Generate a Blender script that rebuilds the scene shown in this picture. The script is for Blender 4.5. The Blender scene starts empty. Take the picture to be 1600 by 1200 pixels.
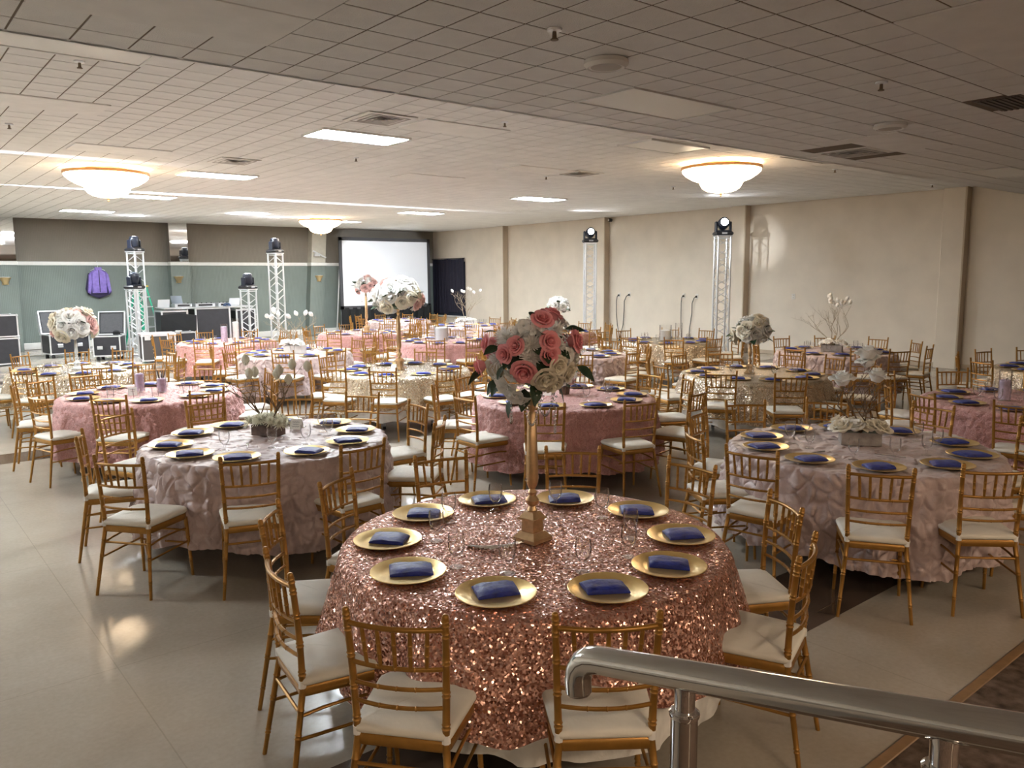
import bpy, math, random
import numpy as np
from mathutils import Vector, Matrix

# ------------------------------------------------------------------ camera, world, exposure
sc = bpy.context.scene
COL = sc.collection
cam_d = bpy.data.cameras.new('camera')
cam = bpy.data.objects.new('camera', cam_d)
COL.objects.link(cam)
CAM = Vector((0, 0, 2.03))
RIGHT = Vector((0.772919, -0.634458, -0.007719))
DOWN = Vector((-0.090778, -0.098532, -0.990985))
FWD = Vector((0.627977, 0.766652, -0.133752))
cm = Matrix((RIGHT, -DOWN, -FWD)).transposed().to_4x4()
cm.translation = CAM
cam.matrix_world = cm
FPX = 1246.7
cam_d.sensor_fit = 'HORIZONTAL'
cam_d.sensor_width = 36
cam_d.lens = 36 * FPX / 1600
cam_d.clip_start = 0.02
cam_d.clip_end = 200
sc.camera = cam
w = bpy.data.worlds.new('world')
sc.world = w
w.use_nodes = True
w.node_tree.nodes['Background'].inputs[0].default_value = (0.02, 0.018, 0.015, 1)
w.node_tree.nodes['Background'].inputs[1].default_value = 0.3
vs = sc.view_settings
vs.view_transform = 'Standard'
vs.look = 'None'
vs.gamma = 1
vs.use_curve_mapping = False
vs.exposure = 1.6
try:
    sc.cycles.max_bounces = 8
    sc.cycles.diffuse_bounces = 4
    sc.cycles.glossy_bounces = 4
    sc.cycles.transparent_max_bounces = 16
    sc.cycles.caustics_reflective = False
    sc.cycles.caustics_refractive = False
    sc.cycles.sample_clamp_indirect = 6
except Exception:
    pass
TROFFER = 48.0          # radiance of a lit fluorescent panel
CHANDELIER = 6.0

def spot(name, loc, target, power, deg, blend=0.3, color=(1, 1, 1), size=0.03):
    d = bpy.data.lights.new(name, 'SPOT')
    d.energy = power; d.spot_size = math.radians(deg); d.spot_blend = blend; d.color = color; d.shadow_soft_size = size
    o = bpy.data.objects.new(name, d); COL.objects.link(o)
    o.location = loc
    o.rotation_euler = (Vector(target) - Vector(loc)).to_track_quat('-Z', 'Y').to_euler()
    return o

# room constants (metres; x along the back wall, y along the right-hand wall)
XR, YB = 18.1, 27.0
XL, YN = -8.0, -6.0
H1, H2 = 3.355, 3.79
YSTEP = 5.217

# beams of show lights standing further along the room, off to the side of the view, plus an added screen spot
spot('beam_light', (-5.5, 17.7, 3.30), (7.5, 17.72, 3.86), 150000, 2.4, 0.7, (0.9, 0.95, 1))
spot('beam_light', (-4.5, 13.2, 3.25), (2.6, 13.22, 3.84), 9000, 3.2, 0.9, (0.85, 0.9, 1))
spot('beam_light', (-3.0, 7.0, 2.4), (15.7, 11.35, 2.75), 3200, 4.2, 1.0, (0.95, 0.98, 1))
spot('screen_fill_spot', (14.6, 21.0, 3.45), (15.45, 26.2, 2.2), 190, 46, 0.25, (0.86, 0.92, 1), 0.05)  # lamp added to brighten the screen, no projector stands here
spot('beam_light', (-3.0, 9.5, 2.4), (16.3, 16.36, 3.2), 1600, 1.8, 1.0, (0.95, 0.98, 1))

# ------------------------------------------------------------------ materials
MATS = {}
def nodes_of(name):
    m = bpy.data.materials.new(name); m.use_nodes = True
    nt = m.node_tree
    return m, nt, nt.nodes['Principled BSDF']
def link(nt, a, b): nt.links.new(a, b)
def mat(name, col, rough=0.5, metal=0.0, var=0.0, vscale=8.0, bump=0.0, bscale=60.0, spec=0.5, sheen=0.0, coat=0.0):
    if name in MATS: return MATS[name]
    m, nt, b = nodes_of(name)
    b.inputs['Base Color'].default_value = (*col, 1)
    b.inputs['Roughness'].default_value = rough
    b.inputs['Metallic'].default_value = metal
    b.inputs['Specular IOR Level'].default_value = spec
    if sheen: b.inputs['Sheen Weight'].default_value = sheen
    if coat: b.inputs['Coat Weight'].default_value = coat
    if var or bump:
        tc = nt.nodes.new('ShaderNodeTexCoord')
    if var:
        n = nt.nodes.new('ShaderNodeTexNoise'); n.inputs['Scale'].default_value = vscale; n.inputs['Detail'].default_value = 4
        r = nt.nodes.new('ShaderNodeMapRange'); r.inputs[1].default_value = 0.3; r.inputs[2].default_value = 0.7
        r.inputs[3].default_value = 1 - var; r.inputs[4].default_value = 1 + var
        x = nt.nodes.new('ShaderNodeMix'); x.data_type = 'RGBA'; x.blend_type = 'MULTIPLY'; x.inputs[0].default_value = 1
        x.inputs[6].default_value = (*col, 1)
        link(nt, tc.outputs['Object'], n.inputs['Vector']); link(nt, n.outputs['Fac'], r.inputs[0])
        link(nt, r.outputs[0], x.inputs[7]); link(nt, x.outputs[2], b.inputs['Base Color'])
    if bump:
        n = nt.nodes.new('ShaderNodeTexNoise'); n.inputs['Scale'].default_value = bscale; n.inputs['Detail'].default_value = 3
        bp = nt.nodes.new('ShaderNodeBump'); bp.inputs['Strength'].default_value = bump; bp.inputs['Distance'].default_value = 0.01
        link(nt, tc.outputs['Object'], n.inputs['Vector']); link(nt, n.outputs['Fac'], bp.inputs['Height'])
        link(nt, bp.outputs[0], b.inputs['Normal'])
    MATS[name] = m
    return m
def petal(name, col, var=0.06):
    m = mat(name, col, 0.6, 0, var, 30)
    nt = m.node_tree; b = nt.nodes['Principled BSDF']; out = nt.nodes['Material Output']
    tr = nt.nodes.new('ShaderNodeBsdfTranslucent'); tr.inputs[0].default_value = (*col, 1)
    mx = nt.nodes.new('ShaderNodeMixShader'); mx.inputs[0].default_value = 0.18
    link(nt, b.outputs[0], mx.inputs[1]); link(nt, tr.outputs[0], mx.inputs[2]); link(nt, mx.outputs[0], out.inputs[0])
    return m
def emit(name, col, strength):
    if name in MATS: return MATS[name]
    m, nt, b = nodes_of(name)
    b.inputs['Base Color'].default_value = (*col, 1)
    b.inputs['Emission Color'].default_value = (*col, 1)
    b.inputs['Emission Strength'].default_value = strength
    MATS[name] = m
    return m
def clear_glass(name, tint=(1, 1, 1), gloss=0.6, low=0.05):
    if name in MATS: return MATS[name]
    m, nt, b = nodes_of(name)
    nt.nodes.remove(b)
    out = nt.nodes['Material Output']
    tr = nt.nodes.new('ShaderNodeBsdfTransparent'); tr.inputs[0].default_value = (*tint, 1)
    gl = nt.nodes.new('ShaderNodeBsdfGlossy'); gl.inputs['Roughness'].default_value = 0.10
    lw = nt.nodes.new('ShaderNodeLayerWeight'); lw.inputs[0].default_value = 0.18
    mp = nt.nodes.new('ShaderNodeMapRange'); mp.inputs[3].default_value = low; mp.inputs[4].default_value = gloss
    mx = nt.nodes.new('ShaderNodeMixShader')
    link(nt, lw.outputs['Fresnel'], mp.inputs[0]); link(nt, mp.outputs[0], mx.inputs[0])
    link(nt, tr.outputs[0], mx.inputs[1]); link(nt, gl.outputs[0], mx.inputs[2]); link(nt, mx.outputs[0], out.inputs[0])
    MATS[name] = m
    return m
def sequin(name, col, col2, scale=125.0, amp=1.25):
    m, nt, b = nodes_of(name)
    tc = nt.nodes.new('ShaderNodeTexCoord')
    v = nt.nodes.new('ShaderNodeTexVoronoi'); v.inputs['Scale'].default_value = scale
    link(nt, tc.outputs['Object'], v.inputs['Vector'])
    sub = nt.nodes.new('ShaderNodeVectorMath'); sub.operation = 'SUBTRACT'; sub.inputs[1].default_value = (0.5, 0.5, 0.5)
    scl = nt.nodes.new('ShaderNodeVectorMath'); scl.operation = 'SCALE'; scl.inputs['Scale'].default_value = amp
    geo = nt.nodes.new('ShaderNodeNewGeometry')
    add = nt.nodes.new('ShaderNodeVectorMath'); add.operation = 'ADD'
    nrm = nt.nodes.new('ShaderNodeVectorMath'); nrm.operation = 'NORMALIZE'
    link(nt, v.outputs['Color'], sub.inputs[0]); link(nt, sub.outputs[0], scl.inputs[0])
    link(nt, geo.outputs['Normal'], add.inputs[0]); link(nt, scl.outputs[0], add.inputs[1])
    link(nt, add.outputs[0], nrm.inputs[0]); link(nt, nrm.outputs[0], b.inputs['Normal'])
    sep = nt.nodes.new('ShaderNodeSeparateColor'); link(nt, v.outputs['Color'], sep.inputs[0])
    mx = nt.nodes.new('ShaderNodeMix'); mx.data_type = 'RGBA'
    mx.inputs[6].default_value = (*col, 1); mx.inputs[7].default_value = (*col2, 1)
    link(nt, sep.outputs[2], mx.inputs[0]); link(nt, mx.outputs[2], b.inputs['Base Color'])
    b.inputs['Metallic'].default_value = 0.75
    b.inputs['Roughness'].default_value = 0.22
    MATS[name] = m
    return m
def satin(name, col, dark, rosette=False):
    m, nt, b = nodes_of(name)
    tc = nt.nodes.new('ShaderNodeTexCoord')
    n = nt.nodes.new('ShaderNodeTexNoise'); n.inputs['Scale'].default_value = 38 if rosette else 16
    n.inputs['Detail'].default_value = 4; n.inputs['Distortion'].default_value = 2.2 if rosette else 0.8
    bp = nt.nodes.new('ShaderNodeBump'); bp.inputs['Strength'].default_value = 0.9 if rosette else 0.55
    bp.inputs['Distance'].default_value = 0.014 if rosette else 0.012
    link(nt, tc.outputs['Object'], n.inputs['Vector']); link(nt, n.outputs['Fac'], bp.inputs['Height']); link(nt, bp.outputs[0], b.inputs['Normal'])
    cr = nt.nodes.new('ShaderNodeMapRange'); cr.inputs[1].default_value = 0.3; cr.inputs[2].default_value = 0.65
    mx = nt.nodes.new('ShaderNodeMix'); mx.data_type = 'RGBA'; mx.inputs[6].default_value = (*dark, 1); mx.inputs[7].default_value = (*col, 1)
    link(nt, n.outputs['Fac'], cr.inputs[0]); link(nt, cr.outputs[0], mx.inputs[0]); link(nt, mx.outputs[2], b.inputs['Base Color'])
    b.inputs['Roughness'].default_value = 0.42
    b.inputs['Sheen Weight'].default_value = 0.25
    MATS[name] = m
    return m

GOLD = mat('gold chair paint', (0.37, 0.185, 0.040), 0.34, 0.55, 0.10, 25)
IVORY = mat('ivory cushion', (0.78, 0.74, 0.66), 0.75, 0, 0.05, 9, 0.25, 30)
TIE = mat('white strap', (0.85, 0.83, 0.80), 0.7)
CHARGER = mat('gold charger', (0.83, 0.60, 0.24), 0.30, 0.75, 0.05, 14)
NAVY = mat('navy satin', (0.008, 0.021, 0.23), 0.5, 0, 0.35, 30, 0.3, 40, 0.5, 0.1)
GLASS = clear_glass('clear glass')
ROSEGOLD = sequin('rose gold sequins', (0.46, 0.17, 0.115), (0.80, 0.50, 0.41))
CHAMPAGNE = sequin('champagne sequins', (0.45, 0.35, 0.23), (0.76, 0.67, 0.54), 165, 0.95)
BLUSH = satin('blush rosette satin', (0.74, 0.40, 0.37), (0.52, 0.23, 0.21), True)
MAUVE = satin('mauve pintuck taffeta', (0.56, 0.435, 0.42), (0.45, 0.335, 0.32))
LINER = mat('white satin liner', (0.78, 0.76, 0.72), 0.5, 0, 0.08, 18, 0.5, 22)
STEEL = mat('brushed stainless steel', (0.66, 0.65, 0.63), 0.11, 1.0, 0.05, 3)
CHROME = mat('polished chrome', (0.8, 0.8, 0.8), 0.06, 1.0)
ALU = mat('aluminium', (0.80, 0.82, 0.85), 0.32, 0.7)
BLACK = mat('black plastic', (0.012, 0.012, 0.015), 0.45, 0, 0.1)
BLACKCLOTH = mat('black cloth', (0.008, 0.008, 0.009), 0.9)
CASEPANEL = mat('black flight case panel', (0.022, 0.022, 0.028), 0.5, 0, 0.15)
GREYFOAM = mat('grey case foam', (0.07, 0.07, 0.075), 0.9, 0, 0.1, 30)
WHITEPAINT = mat('white paint', (0.78, 0.77, 0.74), 0.5, 0, 0.03)
STANDGOLD = mat('antique gold stand', (0.60, 0.40, 0.22), 0.32, 0.65, 0.12, 30)
LEAF = mat('dark green leaf', (0.022, 0.05, 0.02), 0.5, 0, 0.35, 20)
PINK = petal('pink rose petal', (0.95, 0.40, 0.43), 0.10)
PALEPINK = petal('pale pink petal', (0.88, 0.60, 0.56), 0.1)
WHITEP = petal('white petal', (0.95, 0.94, 0.91), 0.04)
CREAM = petal('cream petal', (0.90, 0.83, 0.69), 0.06)
FLUFF = petal('feathery pale yellow petal', (0.86, 0.84, 0.70), 0.08)
TWIG = mat('brown twig', (0.16, 0.105, 0.06), 0.8, 0, 0.25, 40)
PALETWIG = mat('pale driftwood twig', (0.42, 0.34, 0.24), 0.8, 0, 0.2, 40)
DARKWOOD = mat('dark stained wood', (0.13, 0.09, 0.075), 0.6, 0, 0.35, 18)
GREYWOOD = mat('grey washed wood', (0.33, 0.30, 0.28), 0.65, 0, 0.25, 18)
LAVENDER = mat('lavender filler', (0.58, 0.47, 0.62), 0.6, 0, 0.2, 30)
PAPER = mat('white card', (0.85, 0.83, 0.78), 0.6)
INK = mat('black ink', (0.02, 0.02, 0.02), 0.7)
CRYSTAL = clear_glass('crystal bead', (0.97, 0.97, 0.97), 1.0, 0.35)
SILVER = mat('silver cutlery', (0.75, 0.74, 0.72), 0.16, 1.0)
TABLEGREY = mat('grey folding table', (0.30, 0.31, 0.32), 0.5)

# ------------------------------------------------------------------ mesh helpers
class MB:
    def __init__(s): s.v = []; s.f = []
    def add(s, vs, fs):
        o = len(s.v); s.v.extend([tuple(p) for p in vs]); s.f.extend([tuple(i + o for i in q) for q in fs]); return s
    def box(s, c, d, rz=0.0, b=0.0):
        x, y, z = d[0] / 2, d[1] / 2, d[2] / 2
        if b <= 0:
            P = [(-x, -y, -z), (x, -y, -z), (x, y, -z), (-x, y, -z), (-x, -y, z), (x, -y, z), (x, y, z), (-x, y, z)]
            F = [(3, 2, 1, 0), (4, 5, 6, 7), (0, 1, 5, 4), (1, 2, 6, 5), (2, 3, 7, 6), (3, 0, 4, 7)]
        else:
            P = []; F = []
            rings = [(-z, b), (-z + b, 0), (z - b, 0), (z, b)]
            for zz, i in rings:
                X, Y = x - i, y - i
                k = b if i == 0 else b * 0.3
                P += [(-X + k, -Y, zz), (X - k, -Y, zz), (X, -Y + k, zz), (X, Y - k, zz), (X - k, Y, zz), (-X + k, Y, zz), (-X, Y - k, zz), (-X, -Y + k, zz)]
            for r in range(3):
                for i in range(8):
                    j = (i + 1) % 8
                    F.append((r * 8 + i, r * 8 + j, r * 8 + 8 + j, r * 8 + 8 + i))
            F.append(tuple(range(7, -1, -1))); F.append(tuple(24 + i for i in range(8)))
        ca, sa = math.cos(rz), math.sin(rz)
        s.add([(c[0] + ca * p[0] - sa * p[1], c[1] + sa * p[0] + ca * p[1], c[2] + p[2]) for p in P], F)
        return s
    def tube(s, pts, r, n=8, caps=True):
        pts = [Vector(p) for p in pts]
        rs = r if isinstance(r, (list, tuple)) else [r] * len(pts)
        V = []; F = []
        up = None
        for i, p in enumerate(pts):
            t = (pts[min(i + 1, len(pts) - 1)] - pts[max(i - 1, 0)])
            if t.length < 1e-9: t = Vector((0, 0, 1))
            t.normalize()
            if up is None:
                up = Vector((0, 0, 1)) if abs(t.z) < 0.9 else Vector((1, 0, 0))
            a = t.cross(up)
            if a.length < 1e-6: a = t.cross(Vector((0, 1, 0)))
            a.normalize(); bb = a.cross(t).normalized(); up = bb
            for k in range(n):
                an = 2 * math.pi * k / n
                V.append(p + (a * math.cos(an) + bb * math.sin(an)) * rs[i])
        for i in range(len(pts) - 1):
            for k in range(n):
                k2 = (k + 1) % n
                F.append((i * n + k, i * n + k2, (i + 1) * n + k2, (i + 1) * n + k))
        if caps:
            F.append(tuple(range(n))[::-1]); F.append(tuple((len(pts) - 1) * n + k for k in range(n)))
        F = [tuple(reversed(q)) for q in F]
        s.add(V, F); return s
    def lathe(s, prof, n=16, c=(0, 0, 0), cap0=True, cap1=True, wob=None):
        V = []; F = []
        for (r, z) in prof:
            for k in range(n):
                an = 2 * math.pi * k / n
                rr = r * (wob(an) if wob else 1)
                V.append((c[0] + rr * math.cos(an), c[1] + rr * math.sin(an), c[2] + z))
        for i in range(len(prof) - 1):
            for k in range(n):
                k2 = (k + 1) % n
                F.append((i * n + k, i * n + k2, (i + 1) * n + k2, (i + 1) * n + k))
        if cap0: F.append(tuple(range(n))[::-1])
        if cap1: F.append(tuple((len(prof) - 1) * n + k for k in range(n)))
        s.add(V, F); return s
    def prism(s, poly, z0, z1, tr=None):
        n = len(poly)
        V = [(x, y, z0) for x, y in poly] + [(x, y, z1) for x, y in poly]
        F = [tuple(range(n))[::-1], tuple(range(n, 2 * n))] + [(i, (i + 1) % n, n + (i + 1) % n, n + i) for i in range(n)]
        if tr: V = [tr(p) for p in V]
        s.add(V, F); return s
    def grid(s, P, nu, nv, wrapu=False):
        F = []
        for j in range(nv - 1):
            for i in range(nu if wrapu else nu - 1):
                i2 = (i + 1) % nu
                F.append((j * nu + i, j * nu + i2, (j + 1) * nu + i2, (j + 1) * nu + i))
        s.add(P, F); return s
    def mesh(s, name, m, smooth=35):
        me = bpy.data.meshes.new(name)
        me.from_pydata(s.v, [], s.f)
        mm = m if isinstance(m, (list, tuple)) else [m]
        for q in mm: me.materials.append(q)
        if smooth:
            me.polygons.foreach_set('use_smooth', [True] * len(me.polygons))
            try: me.set_sharp_from_angle(angle=math.radians(smooth))
            except Exception: pass
        me.update()
        return me
def link_obj(name, data, parent=None, loc=(0, 0, 0), rot=(0, 0, 0), scale=None):
    o = bpy.data.objects.new(name, data); COL.objects.link(o)
    o.location = loc; o.rotation_euler = rot
    if scale is not None: o.scale = scale if hasattr(scale, '__len__') else (scale,) * 3
    if parent is not None: o.parent = parent
    return o
def part(name, mb, m, parent, loc=(0, 0, 0), rot=(0, 0, 0), smooth=35, label=None):
    o = link_obj(name, mb if isinstance(mb, bpy.types.Mesh) else mb.mesh(name, m, smooth), parent, loc, rot)
    if label: o['label'] = label
    return o
def tag(o, label=None, cat=None, group=None, kind=None):
    if label: o['label'] = label
    if cat: o['category'] = cat
    if group: o['group'] = group
    if kind: o['kind'] = kind
    return o
def thing(name, label, cat, loc=(0, 0, 0), rz=0.0, group=None):
    o = link_obj(name, None, None, loc, (0, 0, rz))
    o.empty_display_size = 0.1
    return tag(o, label, cat, group)
def struct(name, mb, m, label=None, parent=None, smooth=0):
    o = part(name, mb, m, parent, smooth=smooth)
    if parent is None: o['kind'] = 'structure'
    if label: o['label'] = label
    return o
def proj(p):
    d = Vector(p) - CAM
    z = d.dot(FWD)
    if z < 0.05: return None
    return 800 + FPX * d.dot(RIGHT) / z, 600 + FPX * d.dot(DOWN) / z, z
ORD = ['first', 'second', 'third', 'fourth', 'fifth', 'sixth', 'seventh', 'eighth', 'ninth', 'tenth']
# ------------------------------------------------------------------ the room
def floor_material():
    m, nt, b = nodes_of('polished concrete')
    tc = nt.nodes.new('ShaderNodeTexCoord')
    sp = nt.nodes.new('ShaderNodeSeparateXYZ'); link(nt, tc.outputs['Object'], sp.inputs[0])
    def math_(op, a, bv=None, clamp=False):
        n = nt.nodes.new('ShaderNodeMath'); n.operation = op; n.use_clamp = clamp
        if isinstance(a, (int, float)): n.inputs[0].default_value = a
        else: link(nt, a, n.inputs[0])
        if bv is not None:
            if isinstance(bv, (int, float)): n.inputs[1].default_value = bv
            else: link(nt, bv, n.inputs[1])
        return n.outputs[0]
    # stained bands every 8.03 m along y
    t = math_('PINGPONG', math_('SUBTRACT', sp.outputs[1], 2.585), 4.015)
    band = math_('LESS_THAN', t, 0.295)
    # saw-cut joints
    jy = math_('LESS_THAN', math_('PINGPONG', math_('SUBTRACT', sp.outputs[1], 0.4), 1.0), 0.003)
    jx = math_('LESS_THAN', math_('PINGPONG', math_('SUBTRACT', sp.outputs[0], 0.9), 1.52), 0.003)
    joint = math_('MAXIMUM', jy, jx)
    n1 = nt.nodes.new('ShaderNodeTexNoise'); n1.inputs['Scale'].default_value = 0.9; n1.inputs['Detail'].default_value = 8; n1.inputs['Roughness'].default_value = 0.62
    n2 = nt.nodes.new('ShaderNodeTexNoise'); n2.inputs['Scale'].default_value = 40; n2.inputs['Detail'].default_value = 4
    for n in (n1, n2): link(nt, tc.outputs['Object'], n.inputs['Vector'])
    cr = nt.nodes.new('ShaderNodeValToRGB')
    cr.color_ramp.elements[0].position = 0.3; cr.color_ramp.elements[0].color = (0.35, 0.300, 0.243, 1)
    cr.color_ramp.elements[1].position = 0.7; cr.color_ramp.elements[1].color = (0.44, 0.39, 0.325, 1)
    link(nt, n1.outputs['Fac'], cr.inputs[0])
    def mixc(fac, a, col, blend='MIX'):
        x = nt.nodes.new('ShaderNodeMix'); x.data_type = 'RGBA'; x.blend_type = blend
        if isinstance(fac, float): x.inputs[0].default_value = fac
        else: link(nt, fac, x.inputs[0])
        link(nt, a, x.inputs[6])
        if isinstance(col, tuple): x.inputs[7].default_value = (*col, 1)
        else: link(nt, col, x.inputs[7])
        return x.outputs[2]
    c = mixc(0.12, cr.outputs[0], n2.outputs['Fac'], 'OVERLAY')
    c = mixc(band, c, (0.085, 0.058, 0.042))
    c = mixc(math_('MULTIPLY', joint, 0.22), c, (0.1, 0.08, 0.06))
    link(nt, c, b.inputs['Base Color'])
    rr = nt.nodes.new('ShaderNodeMapRange'); rr.inputs[1].default_value = 0.3; rr.inputs[2].default_value = 0.7; rr.inputs[3].default_value = 0.11; rr.inputs[4].default_value = 0.24
    link(nt, n1.outputs['Fac'], rr.inputs[0]); link(nt, rr.outputs[0], b.inputs['Roughness'])
    b.inputs['Specular IOR Level'].default_value = 0.6
    return m
def wall_material(name, col, fluted=0.0, rough=0.65):
    m, nt, b = nodes_of(name)
    tc = nt.nodes.new('ShaderNodeTexCoord')
    n = nt.nodes.new('ShaderNodeTexNoise'); n.inputs['Scale'].default_value = 1.6; n.inputs['Detail'].default_value = 6
    r = nt.nodes.new('ShaderNodeMapRange'); r.inputs[1].default_value = 0.3; r.inputs[2].default_value = 0.7; r.inputs[3].default_value = 0.93; r.inputs[4].default_value = 1.05
    x = nt.nodes.new('ShaderNodeMix'); x.data_type = 'RGBA'; x.blend_type = 'MULTIPLY'; x.inputs[0].default_value = 1; x.inputs[6].default_value = (*col, 1)
    link(nt, tc.outputs['Object'], n.inputs['Vector']); link(nt, n.outputs['Fac'], r.inputs[0]); link(nt, r.outputs[0], x.inputs[7]); link(nt, x.outputs[2], b.inputs['Base Color'])
    b.inputs['Roughness'].default_value = rough
    bp = nt.nodes.new('ShaderNodeBump')
    if fluted:
        wv = nt.nodes.new('ShaderNodeTexWave'); wv.inputs['Scale'].default_value = fluted; wv.bands_direction = 'X'; wv.inputs['Distortion'].default_value = 0.2
        link(nt, tc.outputs['Object'], wv.inputs['Vector']); link(nt, wv.outputs['Fac'], bp.inputs['Height'])
        bp.inputs['Strength'].default_value = 0.5; bp.inputs['Distance'].default_value = 0.006
    else:
        n2 = nt.nodes.new('ShaderNodeTexNoise'); n2.inputs['Scale'].default_value = 180
        link(nt, tc.outputs['Object'], n2.inputs['Vector']); link(nt, n2.outputs['Fac'], bp.inputs['Height'])
        bp.inputs['Strength'].default_value = 0.12; bp.inputs['Distance'].default_value = 0.004
    link(nt, bp.outputs[0], b.inputs['Normal'])
    return m
FLOORM = floor_material()
WALLM = wall_material('cream wall paint', (0.72, 0.645, 0.545))
PILM = wall_material('tan paint and pilaster shade', (0.49, 0.40, 0.30))
SAGE = wall_material('sage fluted wall covering', (0.175, 0.207, 0.19), 7.0)
TAUPE = wall_material('taupe fluted wall covering', (0.195, 0.170, 0.137), 7.0)
TILEM = mat('mineral fibre ceiling tile', (0.83, 0.815, 0.79), 0.9, 0, 0.05, 3, 0.5, 130, 0.2)
JOINT_SHADE = mat('ceiling joint shade', (0.16, 0.12, 0.085), 0.85)  # dark backing puts the shadow of the tile joints into the colour
PLAINP = mat('plain ceiling panel', (0.85, 0.83, 0.80), 0.85, 0, 0.04, 5, 0.15, 200, 0.2)
CARPETM = mat('patterned brown carpet', (0.12, 0.085, 0.065), 0.95, 0, 0.55, 14, 0.6, 160, 0.1)
OAK = mat('oak nosing', (0.24, 0.14, 0.065), 0.5, 0, 0.2, 12)

mb = MB(); mb.box(((XL + XR) / 2, (YN + YB) / 2, -0.05), (XR - XL + 0.4, YB - YN + 0.4, 0.1))
fl = struct('floor', mb, FLOORM, 'glossy polished beige concrete floor with dark stained bands')
struct('wall_right', MB().box((XR + 0.1, (YN + YB) / 2, H2 / 2), (0.2, YB - YN, H2 + 0.2)), WALLM, 'long cream painted wall with shallow pilasters')
bw = struct('wall_back', MB().box(((XL + XR) / 2, YB + 0.1, 1.25), (XR - XL, 0.2, 2.5)), SAGE, 'sage grey fluted wall behind the show equipment')
part('upper_wall', MB().box(((XL + XR) / 2, YB + 0.1, 3.15), (XR - XL, 0.2, 1.3)), TAUPE, bw, label='taupe fluted upper wall above the white rail', smooth=0)
struct('wall_left', MB().box((XL - 0.1, (YN + YB) / 2, H2 / 2), (0.2, YB - YN, H2 + 0.2)), WALLM, 'cream side wall beyond the tables')
struct('wall_front', MB().box(((XL + XR) / 2, YN - 0.1, H2 / 2), (XR - XL, 0.2, H2 + 0.2)), WALLM, 'cream wall behind the railing platform')
struct('trim_1', MB().box(((XL + XR) / 2, YB - 0.02, 2.51), (XR - XL, 0.04, 0.11), 0, 0.012), WHITEPAINT, 'white rail running along the back wall')
struct('baseboard_back', MB().box(((XL + XR) / 2, YB - 0.015, 0.1), (XR - XL, 0.03, 0.2), 0, 0.01), WHITEPAINT, 'tall white baseboard of the back wall')
struct('baseboard_right', MB().box((XR - 0.01, (YN + YB) / 2, 0.05), (0.02, YB - YN, 0.1), 0, 0.006), PILM, 'tan baseboard of the cream wall')
for i, y in enumerate((7.05, 12.35, 17.35, 22.3)):
    o = struct('trim_%d' % (i + 2), MB().box((XR - 0.1, y + 0.22, H2 / 2), (0.2, 0.44, H2), 0, 0.01), WALLM, 'shallow cream pilaster on the long wall')
    part('pilaster_return', MB().box((XR - 0.11, y - 0.02, H2 / 2), (0.22, 0.04, H2), 0, 0.008), PILM, o, label='pilaster edge with its shade painted in darker tan')  # shade of the side face is put into its darker colour
# back-wall pilasters, two of them mirrored above the rail
MIRROR = mat('mirror', (0.85, 0.85, 0.85), 0.03, 1.0)
for i, (x0, x1) in enumerate(((2.6, 3.68), (7.88, 8.45))):
    o = struct('trim_%d' % (i + 6), MB().box(((x0 + x1) / 2, YB - 0.15, 1.25), (x1 - x0, 0.30, 2.5)), SAGE, 'sage pilaster on the back wall')
    mf = part('mirror_panel', MB().box(((x0 + x1) / 2, YB - 0.155, (2.57 + H2) / 2), (x1 - x0, 0.31, H2 - 2.57), 0, 0.006), MIRROR, o, label='mirror cladding')
    part('rail', MB().box(((x0 + x1) / 2, YB - 0.16, 2.51), (x1 - x0 + 0.04, 0.36, 0.11), 0, 0.012), WHITEPAINT, o)
o = struct('trim_8', MB().add([(12.48, YB - 0.32, 0), (13.02, YB - 0.32, 0), (13.02, YB, 0), (12.48, YB, 0), (12.68, YB - 0.32, 2.5), (13.22, YB - 0.32, 2.5), (13.22, YB, 2.5), (12.68, YB, 2.5)],
    [(3, 2, 1, 0), (4, 5, 6, 7), (0, 1, 5, 4), (1, 2, 6, 5), (2, 3, 7, 6), (3, 0, 4, 7)]), SAGE, 'leaning sage column beside the projection screen')
part('column_head', MB().add([(12.68, YB - 0.32, 2.5), (13.22, YB - 0.32, 2.5), (13.22, YB, 2.5), (12.68, YB, 2.5), (12.78, YB - 0.32, H2), (13.32, YB - 0.32, H2), (13.32, YB, H2), (12.78, YB, H2)],
    [(3, 2, 1, 0), (4, 5, 6, 7), (0, 1, 5, 4), (1, 2, 6, 5), (2, 3, 7, 6), (3, 0, 4, 7)]), mat('stone grey paint', (0.50, 0.47, 0.40), 0.6, 0, 0.05), o, label='pale grey column head', smooth=0)
part('rail', MB().box((12.96, YB - 0.17, 2.51), (0.62, 0.38, 0.11), 0, 0.012), WHITEPAINT, o)
part('bracket', MB().tube([(12.74, YB - 0.36, 2.98), (13.20, YB - 0.42, 2.74)], 0.03, 8).box((12.88, YB - 0.38, 2.84), (0.2, 0.1, 0.1)), ALU, o, label='metal bracket')

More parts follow.
